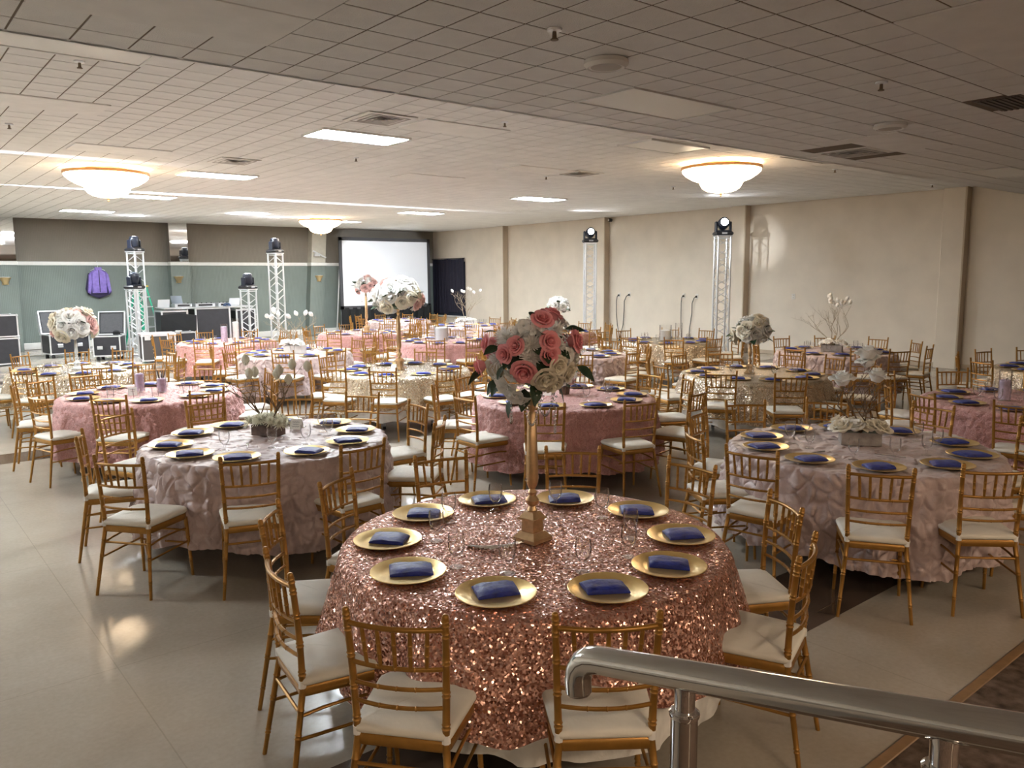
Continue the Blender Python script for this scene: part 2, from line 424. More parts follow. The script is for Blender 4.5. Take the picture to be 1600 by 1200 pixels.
# ceilings: lower near field, higher far field
def ceiling(name, label, z, x0, y0, step, ix, iy, ybounds, holes):
    xa, xb = XL, XR
    back = MB().box(((xa + xb) / 2, (ybounds[0] + ybounds[1]) / 2, z + 0.0535), (xb - xa, ybounds[1] - ybounds[0], 0.1))
    c = struct(name, back, JOINT_SHADE, label)
    h = (step - 0.012) / 2; g = h - 0.003
    def tile_at(mbx, x, y):
        mbx.add([(x - h, y - h, z + 0.0036), (x + h, y - h, z + 0.0036), (x + h, y + h, z + 0.0036), (x - h, y + h, z + 0.0036),
                 (x - h, y - h, z + 0.0012), (x + h, y - h, z + 0.0012), (x + h, y + h, z + 0.0012), (x - h, y + h, z + 0.0012),
                 (x - g, y - g, z), (x + g, y - g, z), (x + g, y + g, z), (x - g, y + g, z)],
                [(0, 4, 5, 1), (1, 5, 6, 2), (2, 6, 7, 3), (3, 7, 4, 0), (4, 8, 9, 5), (5, 9, 10, 6), (6, 10, 11, 7), (7, 11, 8, 4), (11, 10, 9, 8)][0:9])
    cells = []
    for i in range(*ix):
        for j in range(*iy):
            x, y = x0 + (i + .5) * step, y0 + (j + .5) * step
            if x - h < xa or x + h > xb or y + h > ybounds[1] + 0.02 or y - h < ybounds[0] - 0.02: continue
            if any(a < x < b_ and cc < y < d for a, b_, cc, d in holes): continue
            q = proj((x, y, z)); s = 0
            if q and -30 < q[0] < 1630 and -30 < q[1] < 1230:
                dv = Vector((x, y, z)) - CAM
                s = step * step * abs(dv.z) / dv.length ** 3
            cells.append((s, x, y))
    cells.sort(reverse=True)
    one = MB(); z_keep = z
    me = None
    rest = MB()
    m0 = MB(); tile_at(m0, 0, 0)
    m0.v = [(a, b_, cz - z) for a, b_, cz in m0.v]
    me = m0.mesh('tile', TILEM, 0)
    for k, (s, x, y) in enumerate(cells):
        if k < 300 and s > 0: link_obj('ceiling_tile', me, c, (x, y, z))
        else: tile_at(rest, x, y)
    o = part('ceiling_tile_field', rest, TILEM, c, smooth=0); o['kind'] = 'stuff'
    return c
N0 = (2.2786, 4.3030); NS = 0.3048
def ncell(i0, i1, j0, j1): return (N0[0] + i0 * NS, N0[0] + i1 * NS, N0[1] + j0 * NS, N0[1] + j1 * NS)
near_plain = [ncell(-5, -1, -1, 1), ncell(-5, -1, -3, -1), ncell(7, 13, -9, -7), ncell(18, 22, -2, 0)]
near_troffers = [ncell(7, 11, -1, 1), ncell(30, 34, -1, 1)]
near_vent = [ncell(19, 23, 0, 2)]
near_grille = [ncell(15, 17, -6, -5)]
ceil1 = ceiling('ceiling', 'lower ceiling of small square acoustic tiles above the railing', H1, N0[0], N0[1], NS, (-34, 53), (-34, 3), (YN, YSTEP), near_plain + near_troffers + near_vent + near_grille)
part('step_fascia', MB().box(((XL + XR) / 2, YSTEP - 0.02, (H1 + H2) / 2 + 0.05), (XR - XL, 0.06, H2 - H1 + 0.1)), PLAINP, ceil1, smooth=0, label='plain upstand between the two ceiling heights')
FS = 0.3146
ceil2 = ceiling('ceiling', 'higher brightly lit ceiling of small square acoustic tiles', H2, 1.0895 - 3 * FS, 7.243 - 0 * FS, FS, (-26, 58), (-7, 64), (YSTEP, YB), [])
part('edge_strip', MB().box(((XL + XR) / 2, YSTEP + 0.13, H2 - 0.012), (XR - XL, 0.2, 0.02)), PLAINP, ceil2, smooth=0)

def flat_panel(box_, z, name, label, parent):
    x0, x1, y0, y1 = box_
    part(name, MB().box(((x0 + x1) / 2, (y0 + y1) / 2, z + 0.002), (x1 - x0 - 0.012, y1 - y0 - 0.012, 0.016), 0, 0.004), PLAINP, parent, smooth=0, label=label)
for k, b_ in enumerate(near_plain):
    flat_panel(b_, H1, 'plain_panel', None, ceil1)
for cx, cy in ((5.75, 8.05), (3.0, 12.1), (8.1, 12.2), (1.6, 9.4), (9.0, 10.3), (11.6, 7.3)):
    flat_panel((cx - .61, cx + .61, cy - .31, cy + .31), H2 - 0.008, 'plain_panel', None, ceil2)

LIT = emit('lit fluorescent diffuser', (0.87, 0.95, 1.0), TROFFER)
UNLIT = mat('unlit acrylic diffuser', (0.80, 0.77, 0.72), 0.35)
WARMFILL = emit('warm fill panel glow', (1.0, 0.78, 0.56), TROFFER * 0.40)
def troffer(cx, cy, z, lit, label, w_=1.22, d_=0.61, warm=False):
    t = thing('ceiling_light', label, 'light', (cx, cy, z), 0, 'ceiling light panels')
    f = MB()
    for sx in (-1, 1): f.box((sx * (w_ / 2 - 0.012), 0, 0.0), (0.024, d_, 0.03))
    for sy in (-1, 1): f.box((0, sy * (d_ / 2 - 0.012), 0.0), (w_ - 0.048, 0.024, 0.03))
    part('frame', f, WHITEPAINT, t, smooth=0)
    part('diffuser', MB().box((0, 0, -0.002), (w_ - 0.05, d_ - 0.05, 0.012)), (WARMFILL if warm else LIT) if lit else UNLIT, t, smooth=0)
troffer(5.07, 9.22, H2 - 0.01, True, 'large lit ceiling light panel, nearest of the lit panels')
troffer(5.0, 14.0, H2 - 0.01, True, 'lit ceiling light panel beside the chandelier by the sage wall')
troffer(5.0, 18.45, H2 - 0.01, True, 'lit ceiling light panel partly behind a chandelier')
troffer(4.85, 23.1, H2 - 0.01, True, 'lit ceiling light panel above the flight cases')
troffer(12.3, 14.0, H2 - 0.01, True, 'lit ceiling light panel in the middle of the room')
troffer(12.3, 18.9, H2 - 0.01, True, 'lit ceiling light panel above the projection screen side')
troffer(12.0, 23.1, H2 - 0.01, True, 'lit ceiling light panel beside the far chandelier')
for k, cy in enumerate((9.22, 14.0, 18.45, 23.1)):
    troffer(-2.2, cy, H2 - 0.01, True, 'lit ceiling light panel outside the picture, %s row from the step' % ORD[k])
for k, cx in enumerate((-3.5, 1.2, 5.6)):
    troffer(cx, -2.6, H1 + 0.004, True, '%s added warm fill light panel, unseen behind the railing platform' % ORD[k], 1.22, 0.61, True)  # fill panels added out of view to brighten the near tables and ceiling
troffer(8.8, 7.4, H2 - 0.01, False, 'unlit ceiling light panel just past the ceiling step')
troffer(1.40, 6.95, H2 - 0.01, False, 'unlit white ceiling light panel at the ceiling step edge')
for k, b_ in enumerate(near_troffers):
    troffer((b_[0] + b_[1]) / 2, (b_[2] + b_[3]) / 2, H1 + 0.004, False, ('big unlit light panel in the lower ceiling', 'unlit light panel by the cream wall pilaster')[k])
def vent(cx, cy, z, label, panel=0.61):
    t = thing('ceiling_vent', label, 'vent', (cx, cy, z), 0, 'ceiling air vents')
    part('panel', MB().box((0, 0, 0.0), (panel, panel, 0.012), 0, 0.003), PLAINP, t, smooth=0)
    for k in range(4):
        s = 0.50 - k * 0.12; f = MB()
        zz = -0.012 - k * 0.004
        for a in range(4):
            ca, sa = math.cos(a * math.pi / 2), math.sin(a * math.pi / 2)
            P = [(-s / 2, -s / 2, zz), (s / 2, -s / 2, zz), (s / 2 - 0.05, -s / 2 + 0.05, zz + 0.014), (-s / 2 + 0.05, -s / 2 + 0.05, zz + 0.014)]
            P += [(x, y, z_ + 0.003) for x, y, z_ in P]
            P = [(ca * x - sa * y, sa * x + ca * y, z_) for x, y, z_ in P]
            f.add(P, [(3, 2, 1, 0), (4, 5, 6, 7), (0, 1, 5, 4), (1, 2, 6, 5), (2, 3, 7, 6), (3, 0, 4, 7)])
        part('louver', f, mat('vent metal', (0.36, 0.33, 0.30), 0.5), t, smooth=0)
vent(8.70, 4.62, H1 + 0.002, 'square ceiling vent in the lower ceiling')
vent(4.72, 8.05, H2 - 0.012, 'square ceiling vent near the nearest lit panel')
vent(4.62, 12.2, H2 - 0.012, 'square ceiling vent before the second lit panel')
vent(9.9, 10.2, H2 - 0.012, 'square ceiling vent in the middle of the high ceiling')
t = thing('return_grille', 'dark return air grille in the lower ceiling', 'vent', (7.2, 2.55, H1))
part('frame', MB().box((0, 0, 0.004), (0.60, 0.34, 0.012), 0, 0.003), mat('dark grille', (0.12, 0.10, 0.085), 0.6), t, smooth=0)
for k in range(7): part('slat', MB().box((0, -0.13 + k * 0.043, -0.006), (0.55, 0.02, 0.008)), mat('dark grille', (0, 0, 0)), t, smooth=0)
for k, (x, y) in enumerate(((3.74, 3.62), (7.30, 3.55))):
    t = thing('ceiling_speaker', ('round white ceiling speaker beside the big unlit panel', 'round white ceiling speaker by the plain ceiling panel')[k], 'speaker', (x, y, H1))
    part('rim', MB().lathe([(0.06, 0.0), (0.135, -0.004), (0.14, -0.03), (0.115, -0.05), (0.11, -0.045)], 28), WHITEPAINT, t)
    part('grille', MB().lathe([(0.11, -0.043), (0.06, -0.05), (0.005, -0.052)], 28), mat('speaker grille', (0.45, 0.42, 0.38), 0.6), t)
spr = [((5.68, 2.84, H1), 'on the lower ceiling right of the unlit panel'), ((3.06, 3.35, H1), 'on the lower ceiling above the bouquet'), ((1.59, 7.45, H2), 'below the ceiling step by the picture edge'),
       ((1.54, 10.84, H2), 'high up beside the picture edge'), ((5.96, 7.37, H2), 'just past the square vent'), ((5.93, 10.84, H2), 'below the nearest lit panel'),
       ((9.7, 10.84, H2), 'left of the mid-room lit panel'), ((12.9, 10.6, H2), 'left of the warm chandelier over the gold table'), ((13.05, 7.25, H2), 'right of the warm chandelier'), ((16.9, 7.3, H2), 'by the cream wall')]
for (p_, lb) in spr:
    t = thing('sprinkler_head', 'small metal sprinkler head ' + lb, 'sprinkler', p_, 0, 'ceiling sprinkler heads')
    part('escutcheon', MB().lathe([(0.012, 0.0), (0.042, -0.002), (0.04, -0.012), (0.012, -0.016)], 16), ALU, t)
    part('nozzle', MB().lathe([(0.010, -0.012), (0.012, -0.05), (0.022, -0.055), (0.022, -0.06), (0.004, -0.062)], 10), mat('tarnished brass', (0.2, 0.15, 0.1), 0.5, 0.6), t)

# carpet and platform by the railing
mb = MB(); mb.box((9.5, -2.25, 0.006), (17.1, 7.3, 0.012))
o = struct('floor', mb, CARPETM, 'dark patterned carpet below the railing')
part('nosing', MB().box((9.5, 1.42, 0.008), (17.1, 0.05, 0.016), 0, 0.004), OAK, o, label='narrow oak edge strip of the carpet')
struct('floor', MB().box((-3.6, -2.6, 0.22), (8.7, 6.7, 0.44), 0, 0.01), CARPETM, 'carpeted raised platform behind the railing')

# railing
t = thing('handrail', 'brushed stainless steel handrail with a curled end', 'railing', (0.97, 0.4, 0))
pts = [(-0.035, 0.555, 1.296), (-0.035, 0.556, 1.318), (-0.034, 0.556, 1.337), (-0.028, 0.551, 1.354), (-0.018, 0.54, 1.363)]
pts = [(-0.03, 0.566, 1.292), (-0.03, 0.568, 1.315), (-0.03, 0.564, 1.335), (-0.029, 0.554, 1.351), (-0.027, 0.540, 1.361), (-0.024, 0.52, 1.367)]
for k in range(1, 13):
    u = k / 12
    pts.append((-0.024 + 0.09 * u, 0.52 - 1.3 * u, 1.367 + 0.285 * u))
part('rail_tube', MB().tube(pts, [0.0235, 0.0245] + [0.0245] * (len(pts) - 2), 28), STEEL, t, smooth=50)
part('end_cap', MB().tube([(-0.03, 0.566, 1.294), (-0.03, 0.5655, 1.288), (-0.03, 0.565, 1.284)], [0.0235, 0.021, 0.012], 28), STEEL, t, smooth=60)
part('drain_hole', MB().lathe([(0.003, 0), (0.0035, -0.001)], 10, (-0.022, 0.556, 1.2845)), BLACK, t)
for yy in (0.345, -0.03, -0.6):
    u = (0.52 - yy) / 1.3; zt = 1.367 + 0.285 * u - 0.018; xx = -0.024 + 0.09 * u
    p_ = part('post', MB().lathe([(0.0215, 0.0), (0.0215, zt - 0.052), (0.0235, zt - 0.05), (0.0235, zt - 0.042), (0.0205, zt - 0.041)], 28, (xx, yy, 0)), STEEL, t)
    part('neck', MB().lathe([(0.0165, zt - 0.045), (0.0165, zt - 0.012), (0.019, zt + 0.002)], 24, (xx, yy, 0)), CHROME, p_)
    part('collar', MB().lathe([(0.0235, zt - 0.05), (0.0245, zt - 0.047), (0.0245, zt - 0.043), (0.0205, zt - 0.040), (0.0165, zt - 0.040)], 28, (xx, yy, 0)), CHROME, p_)
    part('base_flange', MB().lathe([(0.05, 0.012), (0.05, 0.02), (0.024, 0.028)], 24, (xx, yy, 0)), STEEL, p_)
# ------------------------------------------------------------------ chairs
CT = 0.925
def lerp(a, b, t): return a + (b - a) * t
def post_at(s, z):      # rear post centre line, back side is -y
    if z < 0.44:
        t = z / 0.44
        return Vector((s * lerp(0.200, 0.160, t), lerp(-0.262, -0.188, t), z))
    t = (z - 0.44) / (CT - 0.44)
    return Vector((s * lerp(0.160, 0.176, t), -0.188 - 0.034 * t * t, z))
def ringed(zs, rings, r0, r1, n):
    rs = []
    return rs
def rear_post(s, det):
    if det:
        rings = [0.10, 0.115, 0.25, 0.265, 0.36, 0.50, 0.515, 0.62, 0.635, 0.74, 0.755, 0.84, 0.855, 0.885, 0.90]
        zs = []; rs = []
        z = 0
        keys = sorted(set([0, 0.03, 0.2, 0.3, 0.44, 0.57, 0.68, 0.8, CT - 0.012, CT - 0.004, CT]))
        P = []
        for k in keys: P.append((k, None))
        for k in rings: P += [(k - 0.0045, None), (k, 1), (k + 0.0045, None)]
        P.sort()
        pts = []; r = []
        for z, f in P:
            base = lerp(0.0100, 0.0138, min(1, z / 0.4)) if z < 0.44 else lerp(0.0138, 0.0125, (z - .44) / .48)
            if f: base += 0.0026
            if z >= CT - 0.0125: base = {0: 0.0125}.get(0) if z < CT - 0.005 else (0.011 if z < CT - 0.001 else 0.006)
            pts.append(post_at(s, z)); r.append(base)
        return MB().tube(pts, r, 10)
    zs = [0, 0.2, 0.44, 0.6, 0.76, CT]
    return MB().tube([post_at(s, z) for z in zs], [0.0105, 0.0125, 0.0138, 0.0135, 0.013, 0.0115], 6)
def back_rail(z, r, det):
    a, b_ = post_at(-1, z), post_at(1, z)
    n = 9 if det else 5
    pts = []; rs = []
    for i in range(n):
        t = i / (n - 1)
        p_ = a.lerp(b_, t); p_.y -= 0.030 * (1 - (2 * t - 1) ** 2)
        pts.append(p_); rs.append(r)
    mbx = MB().tube(pts, rs, 8 if det else 5)
    if det and z < 0.80:
        for t in (0.3, 0.5, 0.7):
            p_ = a.lerp(b_, t); p_.y -= 0.030 * (1 - (2 * t - 1) ** 2)
            d = (b_ - a).normalized() * 0.004
            mbx.tube([p_ - d, p_, p_ + d], [r, r + 0.0018, r], 8)
    return mbx
def spindle(k, det):
    t = (k + 1) / 6
    top = post_at(-1, 0.868).lerp(post_at(1, 0.868), t); top.y -= 0.030 * (1 - (2 * t - 1) ** 2)
    bot = post_at(-1, 0.722).lerp(post_at(1, 0.722), 0.5 + (t - 0.5) * 0.94); bot.y -= 0.030 * (1 - (2 * t - 1) ** 2)
    if det:
        ts = [0, 0.3, 0.36, 0.38, 0.40, 0.62, 0.64, 0.66, 0.72, 1]
        rs = [0.0075, 0.0085, 0.0085, 0.0102, 0.0085, 0.0085, 0.0102, 0.0085, 0.0082, 0.0072]
        return MB().tube([top.lerp(bot, q) for q in ts], rs, 8)
    return MB().tube([top, bot], 0.008, 5)
def front_leg(s, det):
    zs = [0, 0.1, 0.25, 0.42] if not det else [0, 0.03, 0.105, 0.11, 0.115, 0.125, 0.13, 0.135, 0.25, 0.27, 0.275, 0.28, 0.42]
    pts = []; rs = []
    for z in zs:
        t = z / 0.42
        pts.append((s * lerp(0.193, 0.178, t), lerp(0.188, 0.165, t), z))
        r = lerp(0.0098, 0.014, t)
        if det and any(abs(z - q) < 0.001 for q in (0.11, 0.13, 0.275)): r += 0.0024
        rs.append(r)
    return MB().tube(pts, rs, 10 if det else 6)
def seat_outline(inset, n=6):
    P = []
    fw, bw_, yf, yb = 0.198 - inset, 0.176 - inset, 0.196 - inset, -0.200 + inset
    rf, rb = 0.07, 0.03
    def arc(cx, cy, r, a0, a1):
        return [(cx + r * math.cos(lerp(a0, a1, i / n)), cy + r * math.sin(lerp(a0, a1, i / n))) for i in range(n + 1)]
    P += arc(fw - rf, yf - rf, rf, 0, math.pi / 2)
    P += arc(-fw + rf, yf - rf, rf, math.pi / 2, math.pi)
    P += arc(-bw_ + rb, yb + rb, rb, math.pi, 1.5 * math.pi)
    P += arc(bw_ - rb, yb + rb, rb, 1.5 * math.pi, 2 * math.pi)
    return P
def seat_frame(det):
    n = 6 if det else 3
    A = seat_outline(0.0, n); m_ = MB(); k = len(A)
    V = []
    for (ins, z) in ((0.004, 0.412), (0.0, 0.417), (0.0, 0.448), (0.006, 0.455)):
        V += [(x, y, z) for x, y in seat_outline(ins, n)]
    F = []
    for r in range(3):
        for i in range(k):
            j = (i + 1) % k
            F.append((r * k + i, r * k + j, (r + 1) * k + j, (r + 1) * k + i))
    F.append(tuple(range(k))[::-1]); F.append(tuple(3 * k + i for i in range(k)))
    return m_.add(V, F)
def cushion(det):
    n = 6 if det else 3
    m_ = MB(); V = []
    prof = [(0.004, 0.455), (-0.004, 0.463), (-0.006, 0.474), (-0.002, 0.484), (0.008, 0.491), (0.05, 0.498), (0.11, 0.503)]
    rng = random.Random(3)
    k = len(seat_outline(0, n))
    for (ins, z) in prof:
        if ins <= 0.01: P = seat_outline(ins, n)
        else:
            sc_ = 1 - ins / 0.2
            P = [(x * sc_, y * sc_) for x, y in seat_outline(0.0, n)]
        V += [(x, y, z + (rng.uniform(-0.002, 0.002) if det and z > 0.47 else 0)) for x, y in P]
    F = []
    for r in range(len(prof) - 1):
        for i in range(k):
            j = (i + 1) % k
            F.append((r * k + i, r * k + j, (r + 1) * k + j, (r + 1) * k + i))
    F.append(tuple(range(k))[::-1])
    V.append((0, 0, 0.504)); c = len(V) - 1; o = (len(prof) - 1) * k
    for i in range(k): F.append((o + i, o + (i + 1) % k, c))
    return m_.add(V, F)
def strap(s):
    p_ = post_at(s, 0.462)
    m_ = MB().tube([(p_.x, p_.y, 0.447), (p_.x, p_.y, 0.478)], 0.0165, 8)
    m_.box((p_.x - s * 0.02, p_.y + 0.02, 0.468), (0.03, 0.035, 0.022), 0, 0.004)
    return m_
def leg_pt(kind, s, z):
    if kind == 'r': return post_at(s, z)
    t = z / 0.42
    return Vector((s * lerp(0.193, 0.178, t), lerp(0.188, 0.165, t), z))
def bow(a, b_, dz, r, n, det):
    pts = [];
    for i in range(n):
        t = i / (n - 1); p_ = a.lerp(b_, t); p_.z += dz * (1 - (2 * t - 1) ** 2); pts.append(p_)
    return MB().tube(pts, r, 8 if det else 5)
def chair_meshes(det):
    P = []
    for s in (-1, 1):
        P.append(('rear_leg', rear_post(s, det), GOLD)); P.append(('front_leg', front_leg(s, det), GOLD))
    P.append(('seat_frame', seat_frame(det), GOLD))
    P.append(('cushion', cushion(det), IVORY))
    st = []
    for s in (-1, 1):
        for z in (0.335, 0.245): st.append(bow(leg_pt('r', s, z), leg_pt('f', s, z + 0.005), 0.016 if z > 0.3 else 0.0, 0.0072, 5, det))
    for z in (0.325, 0.235): st.append(bow(leg_pt('f', -1, z), leg_pt('f', 1, z), 0.0, 0.0072, 3, det))
    st.append(bow(leg_pt('r', -1, 0.345), leg_pt('r', 1, 0.345), 0.0, 0.0078, 3, det))
    rails = [back_rail(0.868, 0.0098, det), back_rail(0.722, 0.0085, det), back_rail(0.647, 0.0078, det), back_rail(0.577, 0.0078, det)]
    sp = [spindle(k, det) for k in range(5)]
    if det:
        for m_ in rails: P.append(('back_rail', m_, GOLD))
        for m_ in sp: P.append(('spindle', m_, GOLD))
        for m_ in st: P.append(('stretcher', m_, GOLD))
        for s in (-1, 1): P.append(('strap', strap(s), TIE))
    else:
        a = MB()
        for m_ in rails: P.append(('back_rail', m_, GOLD))
        for m_ in sp: a.add(m_.v, m_.f)
        P.append(('spindle_row', a, GOLD))
        b_ = MB()
        for m_ in st: b_.add(m_.v, m_.f)
        P.append(('stretcher_frame', b_, GOLD))
    return [(n, m_.mesh(n, q, 45)) for n, m_, q in P]
CH_NEAR, CH_FAR = chair_meshes(True), chair_meshes(False)
def place_chair(x, y, heading, near, label, group):
    # heading: direction the sitter faces, radians; local +y is the front
    t = thing('banquet_chair', label, 'chair', (x, y, 0), heading - math.pi / 2, group)
    for n, me in (CH_NEAR if near else CH_FAR): link_obj(n, me, t)
    return t

# ------------------------------------------------------------------ tables and cloths
R_T = 0.915
def table_mesh_parts():
    P = []
    P.append(('tabletop', MB().lathe([(R_T - 0.01, 0.722), (R_T, 0.728), (R_T, 0.742), (R_T - 0.006, 0.748)], 48).mesh('tabletop', TABLEGREY, 35)))
    for s in (-1, 1):
        m_ = MB()
        for q in (-1, 1): m_.tube([(q * 0.30, s * 0.36, 0.72), (q * 0.33, s * 0.42, 0.03)], 0.016, 8)
        m_.tube([(-0.32, s * 0.40, 0.25), (0.32, s * 0.40, 0.25)], 0.012, 6)
        P.append(('folding_leg', m_.mesh('folding_leg', TABLEGREY, 45)))
        for q in (-1, 1):
            P.append(('foot', MB().lathe([(0.022, 0), (0.024, 0.004), (0.022, 0.035), (0.017, 0.04)], 10, (q * 0.33, s * 0.42, 0)).mesh('foot', BLACK, 45)))
    return P
TBL = table_mesh_parts()
def cells(px, py, spacing, seed):
    rg = np.random.default_rng(seed)
    gx, gy = np.floor(px / spacing), np.floor(py / spacing)
    d1 = np.full(px.shape, 9.0); d2 = np.full(px.shape, 9.0)
    tabx = rg.uniform(0.15, 0.85, (64, 64)); taby = rg.uniform(0.15, 0.85, (64, 64))
    for dx in (-1, 0, 1):
        for dy in (-1, 0, 1):
            ix, iy = (gx + dx).astype(int), (gy + dy).astype(int)
            cx = (ix + tabx[ix % 64, iy % 64]) * spacing; cy = (iy + taby[ix % 64, iy % 64]) * spacing
            d = np.hypot(px - cx, py - cy)
            n1 = np.minimum(d1, d); d2 = np.minimum(np.maximum(d1, d), d2); d1 = n1
    return d1 / spacing, d2 / spacing
def cloth_mesh(name, m, drop, seed, relief=None, folds=0.06, flare=0.045, hem=0.03, na=240, res=0.020, zt=0.752, r0=R_T + 0.006, thick=0.0):
    rg = np.random.default_rng(seed)
    bend = 0.03
    n_top = int(r0 / res / (1 if relief else 3)); n_sk = int(drop / res)
    s_top = np.linspace(0.02, r0 - 0.004, n_top)
    th = np.linspace(0, 2 * np.pi, na, endpoint=False)
    fold = np.zeros(na)
    for k, a in ((7, .5), (11, .8), (16, 1.0), (23, .6), (31, .35)):
        fold += a * np.cos(k * th + rg.uniform(0, 6.28))
    fold = fold / 2.2
    fold = np.sign(fold) * np.abs(fold) ** 0.8
    hemv = drop + hem * (np.cos(3 * th + rg.uniform(0, 6)) + 0.6 * np.cos(5 * th + rg.uniform(0, 6)) + 0.35 * np.cos(19 * th + rg.uniform(0, 6)))
    V = []
    rows = []
    for s in s_top: rows.append((np.full(na, s), np.full(na, 0.0)))
    for k in range(1, n_sk + 1):
        rows.append((np.full(na, r0), hemv * k / n_sk))
    nr = len(rows)
    X = np.zeros((nr, na)); Y = X.copy(); Z = X.copy(); FX = X.copy(); FY = X.copy(); NXr = X.copy(); NZ = X.copy()
    for j, (s, dr) in enumerate(rows):
        t = dr / drop
        rr = s + np.where(dr > 0, 0.012 * np.minimum(1, dr / bend) + t * flare + folds * (fold + 0.75) * np.minimum(1, t * 1.15) ** 0.9, 0)
        zz = zt - np.where(dr > 0, dr * (1 - 0.03), 0)
        X[j] = rr * np.cos(th); Y[j] = rr * np.sin(th); Z[j] = zz
        L = s + dr
        FX[j] = L * np.cos(th); FY[j] = L * np.sin(th)
        NXr[j] = np.where(dr > 0, 1.0, 0); NZ[j] = np.where(dr > 0, 0.0, 1.0)
    if relief == 'pintuck':
        wx = FX + 0.022 * np.sin(FY * 21 + 1.3) + 0.012 * np.sin(FX * 37 + FY * 11); wy = FY + 0.022 * np.sin(FX * 19 + 0.4) + 0.012 * np.sin(FY * 41 - FX * 13)
        a, b_ = cells(wx, wy, 0.105, seed)
        rid = np.exp(-((b_ - a) / 0.20) ** 2)
        h = 0.012 - 0.016 * rid + 0.016 * np.cos(FX * 31 + 2 * np.sin(FY * 23)) * (1 - rid) * 0.5 + 0.006 * np.cos(FY * 47 + FX * 19) * (1 - rid)
    elif relief == 'rosette':
        a, b_ = cells(FX, FY, 0.072, seed)
        h = 0.026 * (1 - np.minimum(1, a * 1.3) ** 1.5) + 0.008 * np.cos(a * 20)
    else:
        h = rg.normal(0, 0.0012, X.shape)
    hs = np.where(NZ > 0.5, 0.45, 1.0)
    X += h * hs * NXr * np.cos(th); Y += h * hs * NXr * np.sin(th); Z += np.maximum(h * hs, 0) * NZ
    V = np.stack([X.ravel(), Y.ravel(), Z.ravel()], 1)
    idx = np.arange(nr * na).reshape(nr, na)
    q = np.stack([idx[:-1], np.roll(idx, -1, 1)[:-1], np.roll(idx, -1, 1)[1:], idx[1:]], -1).reshape(-1, 4)[:, ::-1]
    me = bpy.data.meshes.new(name)
    V = np.vstack([V, [[0, 0, zt + 0.002]]])
    cen = len(V) - 1
    me.vertices.add(len(V)); me.vertices.foreach_set('co', V.ravel())
    nq = len(q)
    me.loops.add(nq * 4 + na * 3)
    tri = np.stack([np.full(na, cen), idx[0], np.roll(idx[0], -1)], -1)
    me.loops.foreach_set('vertex_index', np.concatenate([q.ravel(), tri.ravel()]).astype(np.int32))
    me.polygons.add(nq + na)
    me.polygons.foreach_set('loop_start', np.concatenate([np.arange(nq) * 4, nq * 4 + np.arange(na) * 3]).astype(np.int32))
    me.polygons.foreach_set('use_smooth', np.ones(nq + na, bool))
    me.materials.append(m)
    me.update(calc_edges=True); me.validate()
    if me.polygons[0].normal.length > 0:
        pass
    return me
CLOTH = {
    'rosegold': cloth_mesh('rose gold cloth', ROSEGOLD, 0.45, 4, None, 0.05, 0.05, 0.035, 220, 0.03),
    'champagne': cloth_mesh('champagne cloth', CHAMPAGNE, 0.46, 9, None, 0.05, 0.05, 0.04, 180, 0.035),
    'blush': cloth_mesh('blush cloth', BLUSH, 0.62, 5, 'rosette', 0.045, 0.04, 0.02, 560, 0.012),
    'mauve': cloth_mesh('mauve cloth', MAUVE, 0.61, 8, 'pintuck', 0.045, 0.04, 0.025, 760, 0.009),
    'liner': cloth_mesh('liner cloth', LINER, 0.60, 12, None, 0.028, -0.012, 0.028, 240, 0.03, 0.749, R_T - 0.006),
}
def plate_mesh():
    return MB().lathe([(0.105, 0.0), (0.112, 0.002), (0.162, 0.013), (0.1655, 0.0155), (0.163, 0.0175), (0.116, 0.0075), (0.110, 0.0045), (0.02, 0.0045)], 40, cap0=True, cap1=True).mesh('charger_plate', CHARGER, 50)
PLATE = plate_mesh()
def napkin_mesh(seed):
    rg = random.Random(seed)
    m_ = MB()
    L, Wd = 0.178 * rg.uniform(0.95, 1.05), 0.128 * rg.uniform(0.92, 1.08)
    nu, nv = 9, 7
    ph = rg.uniform(0, 6)
    skew = rg.uniform(-0.18, 0.18)
    def surf(z0, amp, ins):
        P = []
        for j in range(nv):
            for i in range(nu):
                u, v_ = i / (nu - 1) - .5, j / (nv - 1) - .5
                x = u * (L - ins) + skew * v_ * Wd; y = v_ * (Wd - ins)
                e = 1 - (2 * abs(u)) ** 4 * 0.35 - (2 * abs(v_)) ** 4 * 0.25
                P.append((x, y, z0 * e + amp * math.sin(9 * u + ph + 4 * v_) + amp * 0.6 * math.cos(13 * v_ + ph)))
        return P
    top = surf(0.027, 0.0016, 0.004); bot = [(x, y, 0.001) for x, y, z in surf(0.0, 0, 0.0)]
    n = nu * nv
    F = []
    for j in range(nv - 1):
        for i in range(nu - 1):
            a = j * nu + i
            F.append((a, a + 1, a + nu + 1, a + nu)); F.append((n + a, n + a + nu, n + a + nu + 1, n + a + 1))
    rim = [i for i in range(nu)] + [j * nu + nu - 1 for j in range(1, nv)] + [(nv - 1) * nu + i for i in range(nu - 2, -1, -1)] + [j * nu for j in range(nv - 2, 0, -1)]
    V = top + bot
    mid = []
    for k, r in enumerate(rim):
        x, y, z = top[r]; mid.append((x * 1.035, y * 1.035, z * 0.55))
    o = len(V); V += mid
    for k in range(len(rim)):
        k2 = (k + 1) % len(rim)
        F.append((o + k, o + k2, rim[k2], rim[k])); F.append((n + rim[k], n + rim[k2], o + k2, o + k))
    return m_.add(V, F).mesh('napkin', NAVY, 50)
NAPKINS = [napkin_mesh(k) for k in range(6)]
